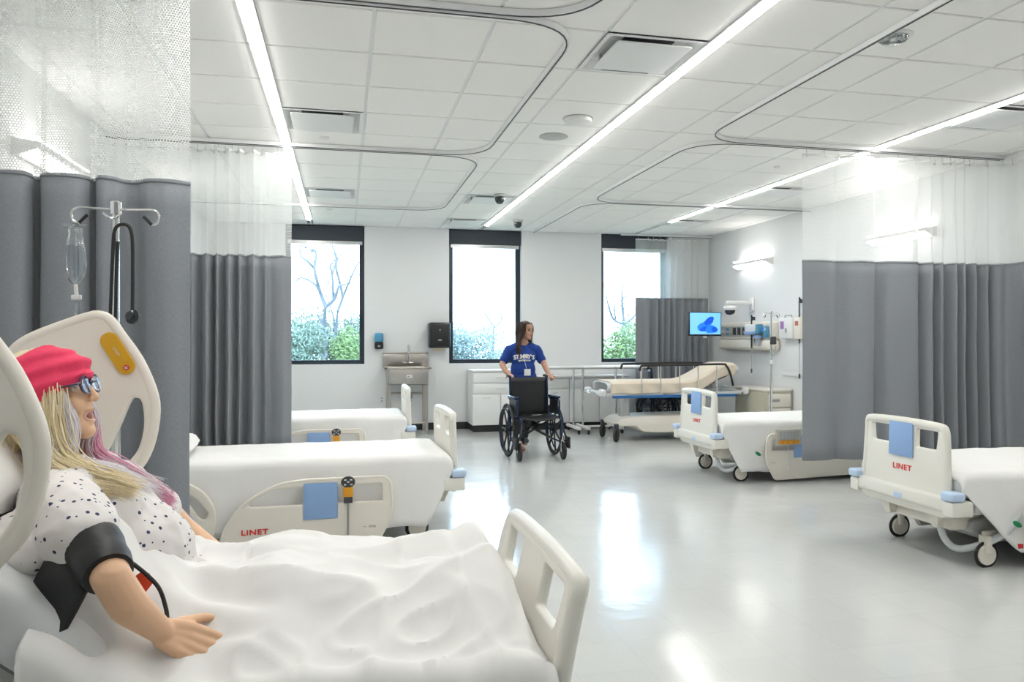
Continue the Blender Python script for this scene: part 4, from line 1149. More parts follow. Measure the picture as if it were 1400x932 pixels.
limb(b, [(2.315, 9.45, 1.225), (2.355, 9.45, 1.13), (2.40, 9.42, 1.04), (2.41, 9.32, .965), (2.415, 9.225, .915)], [.050, .045, .037, .033, .024])
hand(b, frame_mtx((1.93, 9.235, .918), (0, -1, -.12), (0, -.1, 1)), -1, (.75, 1.1, .7), .01, .88, -.1)
hand(b, frame_mtx((2.415, 9.235, .918), (0, -1, -.12), (0, -.1, 1)), 1, (.75, 1.1, .7), .01, .88, -.1)
legs = [[(2.07, 9.46, .82), (2.06, 9.33, .45), (2.06, 9.25, .09), (2.055, 9.14, .045)], [(2.22, 9.48, .82), (2.22, 9.55, .45), (2.22, 9.74, .12), (2.22, 9.66, .04)]]
for l in legs: limb(b, l, [.085, .052, .034, .03])
b = fuse(b, .006, 3, .5)
carve(b, whm, [(.033, .010, .014, .009, .006), (-.033, .010, .014, .009, .006)], K)
obj('body', loc_(b, WC), M['skin'], wm)
hw_ = lambda p: whm @ (Vector(p) * K)
rw = whm.to_3x3().to_4x4()
for s in (-1, 1):
    obj('eye', loc_(ell(B(), hw_((.078, s * .032, .008)), .0115, 12), WC), M['darkhair'], wm)
    obj('eyebrow', loc_(TB([hw_((.090, s * .018, .028)), hw_((.090, s * .035, .034)), hw_((.078, s * .052, .028))], .003, 6), WC), M['darkhair'], wm)
obj('lips', loc_(ell(B(), hw_((.088, 0, -.060)), (.008, .020, .007), 12, rw), WC), M['rust'], wm)
sc = ell(B(), hw_((-.018, 0, .028)), (.100, .082, .094), 26, rw)
bmesh.ops.delete(sc, geom=[v for v in sc.verts if (whm.inverted() @ v.co).x > .050 and (whm.inverted() @ v.co).z < .062], context='VERTS')
wh = obj('hair', loc_(sc, WC), M['darkhair'], wm)
rnd = random.Random(8); ps = []
for k in range(420):
    s = rnd.choice((-1, 1)); t = rnd.random()
    a = .045 - .12 * t
    sw = s * (.02 + .05 * t)
    p0 = hw_((a - .01, s * .045, .100)); p1 = hw_((a, s * .083, .04)); p2 = hw_((a - .01, s * .088, -.05))
    ctr = Vector((2.155, 9.42, 0)); side = (hw_((0, s * .1, 0)) - hw_((0, 0, 0))); side.z = 0; side.normalize()
    p3 = ctr + side * (.095 + .02 * rnd.random()) + Vector((0, -.02 * (1 - t), 1.32)); p4 = ctr + side * (.112 + .025 * rnd.random()) + Vector((0, -.06 + .09 * t, 1.24)); p5 = ctr + side * (.112 + .025 * rnd.random()) + Vector((0, -.07 + .10 * t, 1.215 - .05 * rnd.random()))
    ps.append(jit_path([p0, p1, p2, p3, p4, p5], .006, rnd, .8))
o = obj('hair_lock', loc_(locks(ps, .0045, 4, rnd=rnd), WC), M['darkhair'], wh); o['kind'] = 'stuff'
# t-shirt
b = B()
for s in (-1, 1): ell(b, (2.14 + s * .09, 9.45, 1.235), (.090, .080, .062))
ell(b, (2.14, 9.45, 1.13), (.160, .115, .155)); ell(b, (2.14, 9.45, .98), (.155, .115, .14)); ell(b, (2.14, 9.46, .87), (.172, .122, .13))
limb(b, [(2.05, 9.45, 1.235), (1.965, 9.45, 1.215), (1.925, 9.45, 1.13), (1.908, 9.447, 1.095)], [.055, .056, .056, .058], 18)
limb(b, [(2.23, 9.45, 1.235), (2.315, 9.45, 1.215), (2.352, 9.45, 1.13), (2.370, 9.447, 1.095)], [.055, .056, .056, .058], 18)
b = fuse(b, .008, 5, .5)
for v in b.verts: v.co += v.normal * (.006 * ridge(v.co.x, v.co.z, 9, v.co.y))
tsb = BVHTree.FromBMesh(b)
obj('t_shirt', loc_(b, WC), M['tshirt'], wm)
def on_shirt(bm, off=.0035):
    for v in bm.verts:
        h = tsb.ray_cast(Vector((v.co.x, 8.5, v.co.z)), Vector((0, 1, 0)))
        if h[0] is not None: v.co.y = h[0].y - off
    return bm
def arched(s, size, z, wid, arch):
    out = B(); n = len(s)
    for i, ch in enumerate(s):
        if ch == ' ': continue
        u = -1 + 2 * (i + .5) / n
        m = Matrix.Translation((2.135 + u * wid / 2, 9.2, z - arch * u * u)) @ Matrix(((1, 0, 0, 0), (0, 0, -1, 0), (0, 1, 0, 0), (0, 0, 0, 1))) @ Matrix.Rotation(-u * arch * 5, 4, 'Z')
        tb_ = text(ch, size * (1.0 if ch not in ".'" else .9), m, .0, .0028, .95)
        out = merge(out, tb_)
    return out
def printed(bm):
    e = bmesh.ops.subdivide_edges(bm, edges=bm.edges[:], cuts=1); return on_shirt(bm)
pr = obj('shirt_print', loc_(printed(arched("ST.MARY'S", .072, 1.135, .255, .016)), WC), M['lettering'], wm, False, 'cream arched college lettering')
pr2 = obj('shirt_print', loc_(printed(arched("UNIVERSITY", .022, 1.088, .15, .006)), WC), M['lettering'], wm, False, 'small second line of lettering')
lan = TB([(2.10, 9.345, 1.235), (2.13, 9.325, 1.10), (2.155, 9.325, .99)], .003, 5); on_shirt(lan, .004)
bd = obj('name_badge', loc_(merge(lan, BX(2.125, 2.205, 9.318, 9.322, .905, .985, .0012, 1)), WC), M['white'], wm, False, 'white name badge on a lanyard')
# trousers and shoes
b = B(); ell(b, (2.14, 9.475, .85), (.160, .110, .09))
for l in legs: limb(b, l[:3], [.096, .064, .052], 18)
b = fuse(b, .008, 4, .5); obj('trousers', loc_(b, WC), M['pants'], wm)
for l in legs:
    x, y, z = l[2]; z = .0 if l is legs[0] else .03
    b = B(); ell(b, (x, y - .06, z + .042), (.042, .115, .036), 18); ell(b, (x, y + .01, z + .06), (.036, .05, .045), 16)
    for v in b.verts: v.co.z = max(v.co.z, z + .003)
    obj('shoe', loc_(b, WC), M['rust'] if l is legs[0] else M['darkgrey'], wm)

# ---------------------------------------------------------------- wheelchairs
def spoked_wheel(Rr=.29, spokes=7, mir=1):
    b = B(); tube(b, [(0, Rr * math.cos(a), Rr * math.sin(a)) for a in [2 * PI * k / 48 for k in range(48)]], .013, 8, closed=True, flat=1.5)
    return b
def wheelchair(label, loc, rz, fold=1.0, full=True):
    """local: faces -y (towards -y is the front), x across, origin on the floor under the seat"""
    t = thing('wheelchair', label, 'wheelchair', loc, rz)
    hw = .225 * fold
    sx = lambda s: s * hw
    for s in (-1, 1):
        w = obj('wheel', spoked_wheel(), M['rubber'], t, True, 'large rear wheel'); w.location = (s * (hw + .055), .05, .303)
        rim = B(); tube(rim, [(s * .0, .262 * math.cos(a), .262 * math.sin(a)) for a in [2 * PI * k / 40 for k in range(40)]], .008, 6, closed=True)
        obj('rim', rim, M['vinyl'], w)
        pr_ = B(); tube(pr_, [(s * .035, .25 * math.cos(a), .25 * math.sin(a)) for a in [2 * PI * k / 40 for k in range(40)]], .008, 6, closed=True); obj('push_ring', pr_, M['bluemetal'], w)
        obj('hub', lathe(B(), [(0, -.03), (.03, -.03), (.035, 0), (.03, .03), (0, .03)], 14, MT((0, 0, 0), ry=R(90))), M['vinyl'], w)
        for k in range(7 if full else 14):
            a = 2 * PI * k / (7 if full else 14)
            obj('spoke', TB([(0, .02 * math.cos(a), .02 * math.sin(a)), (0, .26 * math.cos(a), .26 * math.sin(a))], .011 if full else .006, 5), M['vinyl'], w)
        c = obj('front_caster', lathe(B(), [(0, -.016), (.085, -.016), (.098, -.01), (.098, .01), (.085, .016), (0, .016)], 22, MT((0, 0, .098), ry=R(90))), M['rubber'], t); c.location = (s * (hw + .03), -.36, 0)
        fk = B(); box(fk, -.026, -.020, -.012, .012, .09, .215, .002); box(fk, .020, .026, -.012, .012, .09, .215, .002); box(fk, -.026, .026, -.014, .014, .205, .225, .003); tube(fk, [(0, 0, .22), (0, 0, .30)], .012, 8)
        obj('fork', fk, M['chrome'], c)
        fr = B()
        tube(fr, smooth_path([(sx(s), .16, .92), (sx(s), .14, .70), (sx(s), .13, .45), (sx(s), .13, .16)], 4), .0125, 8)
        tube(fr, [(sx(s), .13, .47), (sx(s), -.34, .47)], .0125, 8); tube(fr, [(sx(s), .13, .20), (sx(s), -.33, .20)], .0125, 8)
        tube(fr, smooth_path([(sx(s), -.30, .47), (sx(s), -.36, .45), (sx(s), -.37, .38), (sx(s), -.355, .27)], 4), .0125, 8)
        tube(fr, smooth_path([(s * (hw + .02), .12, .66), (s * (hw + .02), -.20, .665), (s * (hw + .02), -.25, .62), (s * (hw + .02), -.25, .47)], 4), .011, 8)
        obj('side_frame', fr, M['bluemetal'], t)
        obj('arm_pad', BX(s * (hw + .02) - .028, s * (hw + .02) + .028, -.22, .10, .672, .70, .012, 3), M['bluemetal'], t, True, 'blue-black armrest pad')
        obj('skirt_guard', BX(s * (hw + .02) - .004, s * (hw + .02) + .004, -.20, .10, .49, .655, .003), M['vinyl'], t)
        obj('push_handle', TB([(sx(s), .155, .905), (sx(s), .20, .915), (sx(s), .27, .915)], .016, 10), M['rubber'], t)
        ft = B(); tube(ft, smooth_path([(s * (hw - .0), -.36, .42), (s * (hw + .03), -.42, .30), (s * (hw + .08), -.40, .16)], 4), .011, 8); box(ft, s * (hw + .08) - .012, s * (hw + .08) + .012, -.44, -.30, .13, .26, .008)
        obj('footrest', ft, M['vinyl'], t, True, 'black footrest folded outward')
    b = grid_mesh([[Vector((u * hw, .145 + .03 * (1 - u * u) + .02 * (z - .45), z)) for u in [k / 6 - 1 for k in range(13)]] for z in [.46 + .44 * k / 8 for k in range(9)]])
    o = obj('backrest', b, M['vinyl'], t, True, 'black vinyl backrest'); md = o.modifiers.new('t', 'SOLIDIFY'); md.thickness = .012
    b = grid_mesh([[Vector((u * hw, y, .475 - .03 * (1 - u * u))) for u in [k / 6 - 1 for k in range(13)]] for y in [-.33 + .46 * k / 6 for k in range(7)]])
    o = obj('seat', b, M['vinyl'], t, True, 'black vinyl seat'); md = o.modifiers.new('t', 'SOLIDIFY'); md.thickness = .012
    for y in (-.12, .06):
        br = B(); tube(br, [(-hw, y, .20), (hw, y, .455)], .011, 8); tube(br, [(hw, y + .02, .20), (-hw, y + .02, .455)], .011, 8)
        obj('cross_brace', br, M['vinyl'], t)
    return t
wheelchair('black wheelchair being pushed by the woman in the aisle', (2.115, 8.86, 0), R(3))
wheelchair('black wheelchair with thin spokes parked behind the stretcher', (4.62, 11.05, 0), R(72), 1.0, False)

# ---------------------------------------------------------------- casework along the window wall
def cabinet(label, x0, x1, y0, H, cols, drawers, group=None):
    t = thing('base_cabinet', label, 'cabinet', (x0, y0, 0)); w = x1 - x0; d = YB - .016 - y0
    obj('body', BX(0, w, .022, d, .10, H - .03, .003), M['cabinet'], t)
    obj('toe_kick', BX(.02, w - .02, .06, d, 0, .10), M['toe'], t, False, 'dark recessed toe kick')
    obj('countertop', BX(-.01, w + .01, -.012, d, H - .03, H, .005), M['white'], t, True, 'pale worktop')
    zt = H - .04
    if drawers:
        for k in range(2):
            z1 = zt - k * .155; z0 = z1 - .148
            dr = obj('drawer', BX(.006, w - .006, 0, .020, z0, z1, .003), M['cabinet'], t)
            obj('handle', TB(smooth_path([(w / 2 - .06, 0, (z0 + z1) / 2), (w / 2 - .05, -.022, (z0 + z1) / 2), (w / 2 + .05, -.022, (z0 + z1) / 2), (w / 2 + .06, 0, (z0 + z1) / 2)], 3), .005, 6), M['rail'], dr)
        zt -= .31
    else:
        z1 = zt; z0 = z1 - .15
        for c in range(cols): obj('drawer', BX(c * w / cols + .005, (c + 1) * w / cols - .005, 0, .02, z0, z1, .003), M['cabinet'], t)
        zt -= .156
    for c in range(cols):
        a, e_ = c * w / cols + .005, (c + 1) * w / cols - .005
        dr = obj('door', BX(a, e_, 0, .020, .105, zt, .003), M['cabinet'], t)
        xm = (a + e_) / 2
        obj('handle', TB(smooth_path([(xm - .055, 0, zt - .05), (xm - .045, -.022, zt - .05), (xm + .045, -.022, zt - .05), (xm + .055, 0, zt - .05)], 3), .005, 6), M['rail'], dr)
    return t
cabinet('grey two-door base cabinet with two drawers right of the sink, below the middle window', 1.80, 2.62, 11.22, .90, 2, True)
cabinet('long low pale cabinet behind the overbed tables, below the wall between windows', 2.80, 4.20, 11.30, .80, 3, False)

# sink
S0 = Vector((.60, 11.20, 0))
t = thing('utility_sink', 'stainless steel utility sink on legs against the window wall', 'sink', S0)
b = BX(0, .56, 0, .008, .70, .94, .002); box(b, 0, .008, 0, .50, .70, .94, .002); box(b, .552, .56, 0, .50, .70, .94, .002); box(b, 0, .56, .492, .50, .70, .94, .002); box(b, 0, .56, 0, .5, .70, .71)
obj('basin', b, M['steel'], t, True)
b = BX(-.045, .605, -.03, .0, .925, .945, .005); box(b, -.045, .0, -.03, .53, .925, .945, .005); box(b, .56, .605, -.03, .53, .925, .945, .005); box(b, -.045, .605, .50, .53, .925, .945, .005)
obj('rim', b, M['steel'], t)
obj('splashback', merge(BX(-.05, .61, .505, .525, .945, 1.15, .003), BX(-.05, .61, .49, .53, 1.13, 1.155, .003)), M['steel'], t)
for x in (.02, .54):
    for y in (.03, .46): obj('leg', TB([(x, y, 0), (x, y, .70)], .022, 10), M['steel'], t)
obj('shelf_bar', TB([(.02, .03, .16), (.54, .03, .16)], .014, 8), M['steel'], t); obj('shelf_bar', TB([(.02, .46, .55), (.54, .46, .55)], .016, 8), M['steel'], t)
obj('drain_pipe', TB(smooth_path([(.30, .25, .70), (.30, .25, .55), (.33, .30, .46), (.36, .38, .52), (.36, .50, .52)], 4), .02, 8), M['chrome'], t)
f = obj('faucet', TB(smooth_path([(.31, .48, 1.0), (.31, .45, 1.02), (.31, .44, 1.20), (.31, .40, 1.26), (.31, .33, 1.24), (.31, .30, 1.14)], 4), .010, 8), M['chrome'], t)
for s in (-1, 1): obj('tap_lever', TB([(.31, .48, 1.0), (.31 + s * .07, .46, 1.0), (.31 + s * .075, .40, 1.01)], .009, 8), M['chrome'], f)
obj('paper_label', BX(.255, .335, -.003, .001, .80, .84), M['white'], t, False, 'small white paper label')
obj('label_print', BX(.265, .30, -.004, -.002, .81, .825), M['print_grey'], t, False)
t = thing('soap_dispenser', 'blue and black wall soap dispenser left of the sink', 'soap dispenser', (.43, YB, 1.20))
obj('case', BX(0, .125, -.10, 0, .10, .235, .02, 3), M['soapblue'], t, True, 'blue upper case'); obj('push_bar', BX(0, .125, -.11, 0, 0, .105, .02, 3), M['black'], t); obj('nozzle', BX(.045, .08, -.115, -.10, .03, .055, .004), M['print_grey'], t)
t = thing('towel_dispenser', 'large black paper towel dispenser on wall beside the middle window', 'towel dispenser', (1.205, YB, 1.215))
obj('case', BX(0, .315, -.22, 0, 0, .375, .03, 3), M['smoke'], t); obj('cover', BX(.02, .295, -.235, -.21, .02, .35, .012, 3), M['black'], t); obj('lock', BX(.148, .168, -.240, -.234, .255, .275, .002), M['print_grey'], t); obj('maker_mark', BX(.13, .185, -.240, -.234, .105, .125, .004), M['print_grey'], t)
obj('paper_towel', BX(.06, .25, -.14, -.135, -.05, .005), M['cream'], t, False, 'hanging paper towel end')
t = thing('wall_outlet', 'white double wall outlet left of the sink legs', 'outlet', (.50, YB, .40)); obj('plate', BX(0, .075, -.008, 0, 0, .115, .003), M['white'], t)
for z in (.03, .07): obj('socket', BX(.025, .05, -.010, -.006, z, z + .02, .001), M['print_grey'], t)

# overbed tables
def overbed(label, x0, x1, y, xp, top=.955):
    t = thing('overbed_table', label, 'table', (x0, y, 0), 0)
    w = x1 - x0
    obj('tabletop', BX(0, w, -.19, .19, top - .025, top, .008), M['white'], t)
    obj('edge_frame', BX(.01, w - .01, -.18, .18, top - .038, top - .025, .003), M['print_grey'], t)
    obj('column', TB([(xp - x0, 0, .10), (xp - x0, 0, top - .03)], .018, 10), M['chrome'], t)
    for s in (-1, 1):
        obj('base_rail', BX(xp - x0 - .03, xp - x0 + .03, min(0, s * .30), max(0, s * .30), .06, .10, .012), M['white'], t)
        c = obj('caster', lathe(B(), [(0, -.012), (.03, -.012), (.03, .012), (0, .012)], 14, MT((xp - x0, s * .28, .03), ry=R(90))), M['black'], t)
    obj('base_bar', BX(xp - x0 - .03, min(w, xp - x0 + .42), -.02, .02, .065, .095, .008), M['white'], t)
    return t
overbed('overbed table nearest the woman, thin white top against the cabinet', 2.80, 3.30, 10.95, 3.225)
overbed('middle overbed table with thin white top on chrome column', 3.31, 3.79, 10.93, 3.36)
overbed('overbed table beside the stretcher foot, thin white top', 3.80, 4.28, 10.93, 3.86)

# ---------------------------------------------------------------- stretcher
T0 = Vector((3.28, 9.72, 0))
t = thing('stretcher', 'wheeled stretcher with raised head end and black side rails near the right window', 'stretcher', T0)
W = .68; t.scale = (.92, 1, 1)
obj('litter_frame', merge(BX(.0, 2.18, .02, .06, .60, .64, .01), BX(.0, 2.18, W - .06, W - .02, .60, .64, .01), BX(.0, .05, .02, W - .02, .60, .65, .01), BX(2.12, 2.18, .02, W - .02, .60, .65, .01), BX(.9, .95, .02, W - .02, .59, .63, .005)), M['white'], t)
for y in (.0, W): obj('bumper_strip', BX(.12, 2.05, y - .02, y + .015, .575, .61, .008), mat('stretcher_blue', (.02, .14, .38), .4), t, True, 'blue bumper strip')
for x in (-.06, 2.16):
    for y in (.04, W - .04): obj('corner_bumper', BX(x, x + .08, y - .06, y + .06, .60, .69, .02, 3), M['white'], t)
obj('foot_lever', TB(smooth_path([(-.06, .2, .62), (-.14, .2, .66), (-.14, .45, .66), (-.06, .45, .62)], 4), .012, 8), M['chrome'], t)
def ztop(x): return .775 + (0 if x < 1.25 else .235 * (.5 - .5 * math.cos(PI * min(1, (x - 1.25) / .75)))) - (0 if x < 2.0 else (x - 2.0) * .25)
rows = []
for i in range(31):
    x = .06 + 2.04 * i / 30; zt = ztop(x); e_ = .03 if 0 < i < 30 else .06
    rows.append([Vector((x, .05, zt - .11)), Vector((x, .035, zt - .05)), Vector((x, .05, zt - e_ * .5)), Vector((x, .10, zt - e_ * .1))] + [Vector((x, .10 + .48 * k / 6, zt)) for k in range(1, 6)] + [Vector((x, .58, zt - e_ * .1)), Vector((x, .63, zt - e_ * .5)), Vector((x, .645, zt - .05)), Vector((x, .63, zt - .11))])
b = grid_mesh(rows); o = obj('mattress', b, M['mattress'], t); md = o.modifiers.new('t', 'SOLIDIFY'); md.thickness = .01; md.offset = 0
bkf = B(); tube(bkf, [(1.25, .12, .66), (1.62, .12, .74), (2.02, .12, .88)], .014, 8); tube(bkf, [(1.25, .56, .66), (1.62, .56, .74), (2.02, .56, .88)], .014, 8); box(bkf, 1.7, 1.74, .1, .58, .75, .78, .005)
obj('back_frame', bkf, M['darkgrey'], t)
gs = B(); tube(gs, [(1.35, .3, .62), (1.85, .3, .80)], .02, 8); obj('gas_spring', gs, M['black'], t)
for y, n in ((.0, 'near'), (W, 'far')):
    s = -1 if y == 0 else 1
    rail = obj('guard_rail', TB(smooth_path([(.52, y + s * .02, .93), (.54, y + s * .02, .985), (.62, y + s * .02, 1.0), (1.2, y + s * .02, 1.005), (1.78, y + s * .02, 1.01), (1.86, y + s * .02, .99), (1.92, y + s * .02, .90), (1.97, y + s * .02, .72)], 5), .015, 8), M['black'], t, True, 'black guard rail')
    for k in range(5):
        x = .55 + .29 * k
        obj('rail_post', TB([(x, y + s * .02, .62), (x, y + s * .02, .99)], .010, 8), M['chrome'], rail)
for x in (.42, 1.72): obj('lift_column', merge(BX(x - .06, x + .06, .26, .42, .30, .60, .01)), M['rail'], t)
bc_ = plate([(p.x, p.y) for p in smooth_path([(.22, .20, 0), (.24, .27, 0), (.42, .32, 0), (1.0, .33, 0), (1.7, .33, 0), (1.95, .27, 0), (1.98, .20, 0), (1.85, .20, 0), (1.7, .12, 0), (1.1, .11, 0), (.62, .12, 0), (.50, .20, 0)], 2, True)], (), W - .1, .02, Matrix.Translation((0, W / 2, 0)) @ MXZ)
obj('base_cover', bc_, M['beige'], t)
for x in (.2, 1.92):
    for y in (.06, W - .06):
        c = obj('caster', lathe(B(), [(0, -.022), (.065, -.022), (.088, -.018), (.088, .018), (.065, .022), (0, .022)], 22, MT((x, y, .09), rx=R(90), rz=R(50 if x < 1 else 0))), M['rubber'], t)
        obj('fork', BX(x - .03, x + .03, y - .035, y + .035, .15, .24, .012), M['darkgrey'], c)
# blanket on the stretcher
rows = []
for i in range(50):
    x = .10 + 1.93 * i / 49; zt = ztop(x) + .014
    r_ = []
    drop = .13 + .015 * fbm(x * 3, 2)
    for k in range(8): r_.append(Vector((x, .012 - .006 * math.sin(x * 20 + k * .5), zt - .03 - drop * (1 - k / 7))))
    r_ += [Vector((x, .045, zt - .008)), Vector((x, .10, zt + .002))] + [Vector((x, .10 + .48 * k / 8, zt + .004 * fbm(x * 4, k))) for k in range(1, 8)] + [Vector((x, .60, zt)), Vector((x, .655, zt - .03)), Vector((x, .66, zt - .12))]
    rows.append(r_)
b = grid_mesh(rows); bmesh.ops.recalc_face_normals(b, faces=b.faces)
o = obj('blanket', b, M['cream'], None); o.location = T0; o.scale = (.92, 1, 1); md = o.modifiers.new('t', 'SOLIDIFY'); md.thickness = .004; md.offset = 1
tag(o, 'cream blanket tucked over the stretcher mattress', 'blanket')

# ---------------------------------------------------------------- right wall equipment
X0 = XR
t = thing('headwall_unit', 'cream bed-head wall unit with grey inset panel and sockets behind the stretcher', 'headwall', (X0, 9.62, 1.19))
obj('body', BX(-.12, 0, .0, 1.55, .15, .40, .03, 3), M['beige'], t); obj('bumper_rail', BX(-.16, 0, -.02, 1.50, .0, .15, .05, 4), M['beige'], t)
obj('inset_panel', BX(-.128, -.11, .12, 1.50, .19, .345, .004), M['bedgrey'], t, True, 'blue-grey inset panel')
for k, y in enumerate((.72, .86, 1.0, 1.22)): obj('socket_plate', BX(-.134, -.126, y, y + .09, .215, .325, .003), M['darkgrey'] if k < 3 else M['soapblue'], t)
t = thing('suction_bottle', 'blue and clear suction canister set hanging on the cream wall unit', 'medical device', (X0 - .2, 9.86, 1.30))
obj('canister', lathe(B(), [(0, -.10), (.045, -.095), (.05, .02), (0, .03)], 16, MT((0, 0, .05))), M['clear'], t); obj('lid', lathe(B(), [(0, .06), (.052, .06), (.052, .09), (0, .10)], 16), M['blue'], t, True, 'blue lid'); obj('regulator', BX(-.02, .06, -.04, .04, .12, .25, .01), M['soapblue'], t)
t = thing('oxygen_regulator', 'blue flow regulator beside the drip stand on the wall unit', 'medical device', (X0 - .16, 9.70, 1.36))
obj('body', BX(-.03, .02, -.035, .035, 0, .16, .01), M['soapblue'], t); obj('gauge', lathe(B(), [(0, 0), (.03, 0), (.03, .02), (0, .022)], 16, MT((-.03, 0, .12), ry=R(-90))), M['chrome'], t)
t = thing('glove_pack', 'white and blue packet resting on the cream wall unit', 'packet', (X0 - .2, 10.02, 1.44)); obj('packet', BX(-.05, .05, -.13, .13, 0, .11, .02, 3), M['white'], t); obj('blue_band', BX(-.055, .055, -.135, .135, -.03, .012, .006), M['blue'], t); obj('yellow_cap', BX(-.05, .0, .135, .16, -.01, .015, .004), M['yellow'], t)
t = thing('wall_dispenser_box', 'white wall box with purple and rust labels right of the bed-head unit', 'wall box', (X0, 9.03, 1.33))
obj('case', BX(-.10, 0, .14, .47, .02, .30, .02, 3), M['white'], t); obj('side_case', BX(-.08, 0, 0, .14, .02, .30, .01), M['beige'], t)
obj('purple_label', BX(-.104, -.098, .34, .42, .15, .25), M['purple'], t, False, 'purple printed label'); obj('rust_label', BX(-.084, -.078, .03, .10, .19, .25), M['rust'], t, False, 'rust brown label'); obj('lock', BX(-.108, -.10, .27, .30, .10, .16, .003), M['print_grey'], t)
obj('top_handle', TB([(-.05, .22, .30), (-.05, .24, .33), (-.05, .38, .33), (-.05, .40, .30)], .006, 6), M['print_grey'], t)
t = thing('wall_panel', 'faint clear document holder on the right wall below the white box', 'document holder', (X0, 9.0, .86)); obj('panel', BX(-.012, 0, 0, .52, 0, .44, .004), M['wall'], t); obj('lip', BX(-.03, -.012, .0, .52, 0, .05, .004), M['wall'], t)
for (y, zt, zb, l) in ((10.06, 1.66, .90, 'dark coiled exam cord hanging by the drip stand on the right wall'), (9.08, 1.86, .87, 'dark coiled exam cord hanging at the curtain edge on the right wall')):
    t = thing('coiled_cord', l, 'cord', (X0 - (.135 if y > 10 else 0), y, zb))
    h = zt - zb
    obj('bracket', BX(-.05, 0, -.02, .02, h - .05, h, .006), M['darkgrey'], t)
    obj('handle', TB(smooth_path([(-.05, 0, h - .02), (-.07, -.03, h + .02), (-.07, -.06, h - .01)], 4), .008, 8), M['black'], t)
    zz = h * .42; cp = []
    for k in range(160): cp.append((-.05 + .010 * math.cos(k * 1.25), .012 * math.sin(k * 1.25), h - .03 - (h - zz - .03) * k / 160))
    obj('coil', TB(cp, .0045, 4), M['black'], t)
    obj('cord', TB([(-.05, 0, zz), (-.05, .0, .02)], .005, 6), M['print_grey'], t); obj('plug', TB([(-.05, 0, .03), (-.05, 0, -.03)], .012, 8), M['darkgrey'], t)
drip_stand('slim drip stand in front of the bed-head unit on the right wall', Vector((5.24, 8.98, 0)), 1.70, .11)
t = thing('infusion_pump', 'small dark infusion clamp and cables on the far drip stand', 'medical device', (5.24, 8.95, 1.28)); obj('clamp', BX(-.04, .03, -.05, -.002, 0, .10, .01), M['darkgrey'], t); obj('cable', TB(smooth_path([(-.02, -.03, .02), (-.05, -.03, -.10), (.01, -.03, -.14), (.03, -.03, -.02)], 5), .006, 6), M['print_grey'], t)
# monitor
mo = Vector((5.10, 10.55, 1.42))
t = thing('wall_monitor', 'flat screen on swing arm showing a blue swirl, above the stretcher', 'monitor', mo, R(6))
obj('bezel', BX(-.27, .27, 0, .03, -.03, .315, .006), M['black'], t); obj('screen', BX(-.255, .255, -.0025, .001, -.005, .305), M['screen'], t, False, 'light blue lit screen')
for i, (cx_, cz_, w_, h_, a_) in enumerate([(.02, .15, .12, .045, 25), (-.02, .12, .12, .05, 15), (.06, .19, .09, .045, 35), (-.07, .08, .06, .04, 0), (.0, .075, .10, .035, 10), (.10, .07, .085, .055, -5), (.15, .065, .05, .04, -15), (.05, .06, .05, .05, 0)]):
    pe = [(cx_ + w_ * math.cos(a) * math.cos(R(a_)) - h_ * math.sin(a) * math.sin(R(a_)), cz_ + w_ * math.cos(a) * math.sin(R(a_)) + h_ * math.sin(a) * math.cos(R(a_))) for a in [2 * PI * k / 24 for k in range(24)]]
    b = B(); y_ = -.0035 - i * .0006; f = b.faces.new([b.verts.new((p[0], y_, p[1])) for p in pe])
    obj('swirl_petal', b, M['swirl' if i % 2 == 0 else 'swirl2'], t, False, 'deep blue petal of the screen image')
    pe2 = [b2 for b2 in pe[2:11]]
obj('arm', TB([(.0, .05, .10), (.20, .12, .03), (.66, .16, .03)], .018, 8), M['rail'], t); obj('mount', BX(-.06, .06, .03, .07, .04, .18, .005), M['darkgrey'], t); obj('pivot', TB([(.02, .04, -.06), (.02, .04, .06)], .03, 12), M['white'], t)
# white wall camera
t = thing('wall_camera', 'white dome camera on bracket arm above the bed-head unit', 'camera', (X0, 10.36, 1.84))
obj('bracket', BX(-.03, 0, -.06, .06, -.09, .10, .01), M['white'], t); obj('arm', BX(-.42, -.02, -.035, .035, .0, .055, .015), M['white'], t); obj('hood', lathe(B(), [(0, .02), (.09, .015), (.10, -.02), (.085, -.045), (0, -.045)], 22, MT((-.36, 0, -.035))), M['white'], t); obj('dome', lathe(B(), [(.075, 0), (.07, -.035), (.045, -.06), (0, -.07)], 20, MT((-.36, 0, -.08))), M['smoke'], t)
# bedside cabinet
t = thing('bedside_cabinet', 'tan bedside cabinet against the right wall beyond the far right bed', 'cabinet', (5.36, 9.30, 0))
obj('body', BX(0, .37, 0, .85, .06, .66, .01), M['tan'], t); obj('top', BX(-.01, .375, -.01, .86, .66, .69, .01), M['beige'], t)
for k in range(3):
    d = obj('drawer', BX(.03, .34, -.012, 0, .46 - .19 * k, .63 - .19 * k, .004), M['beige'], t); obj('handle', BX(.06, .18, -.024, -.010, .53 - .19 * k, .56 - .19 * k, .004), M['print_grey'], d)
obj('door', BX(-.010, 0, .03, .82, .09, .63, .004), M['tan'], t)
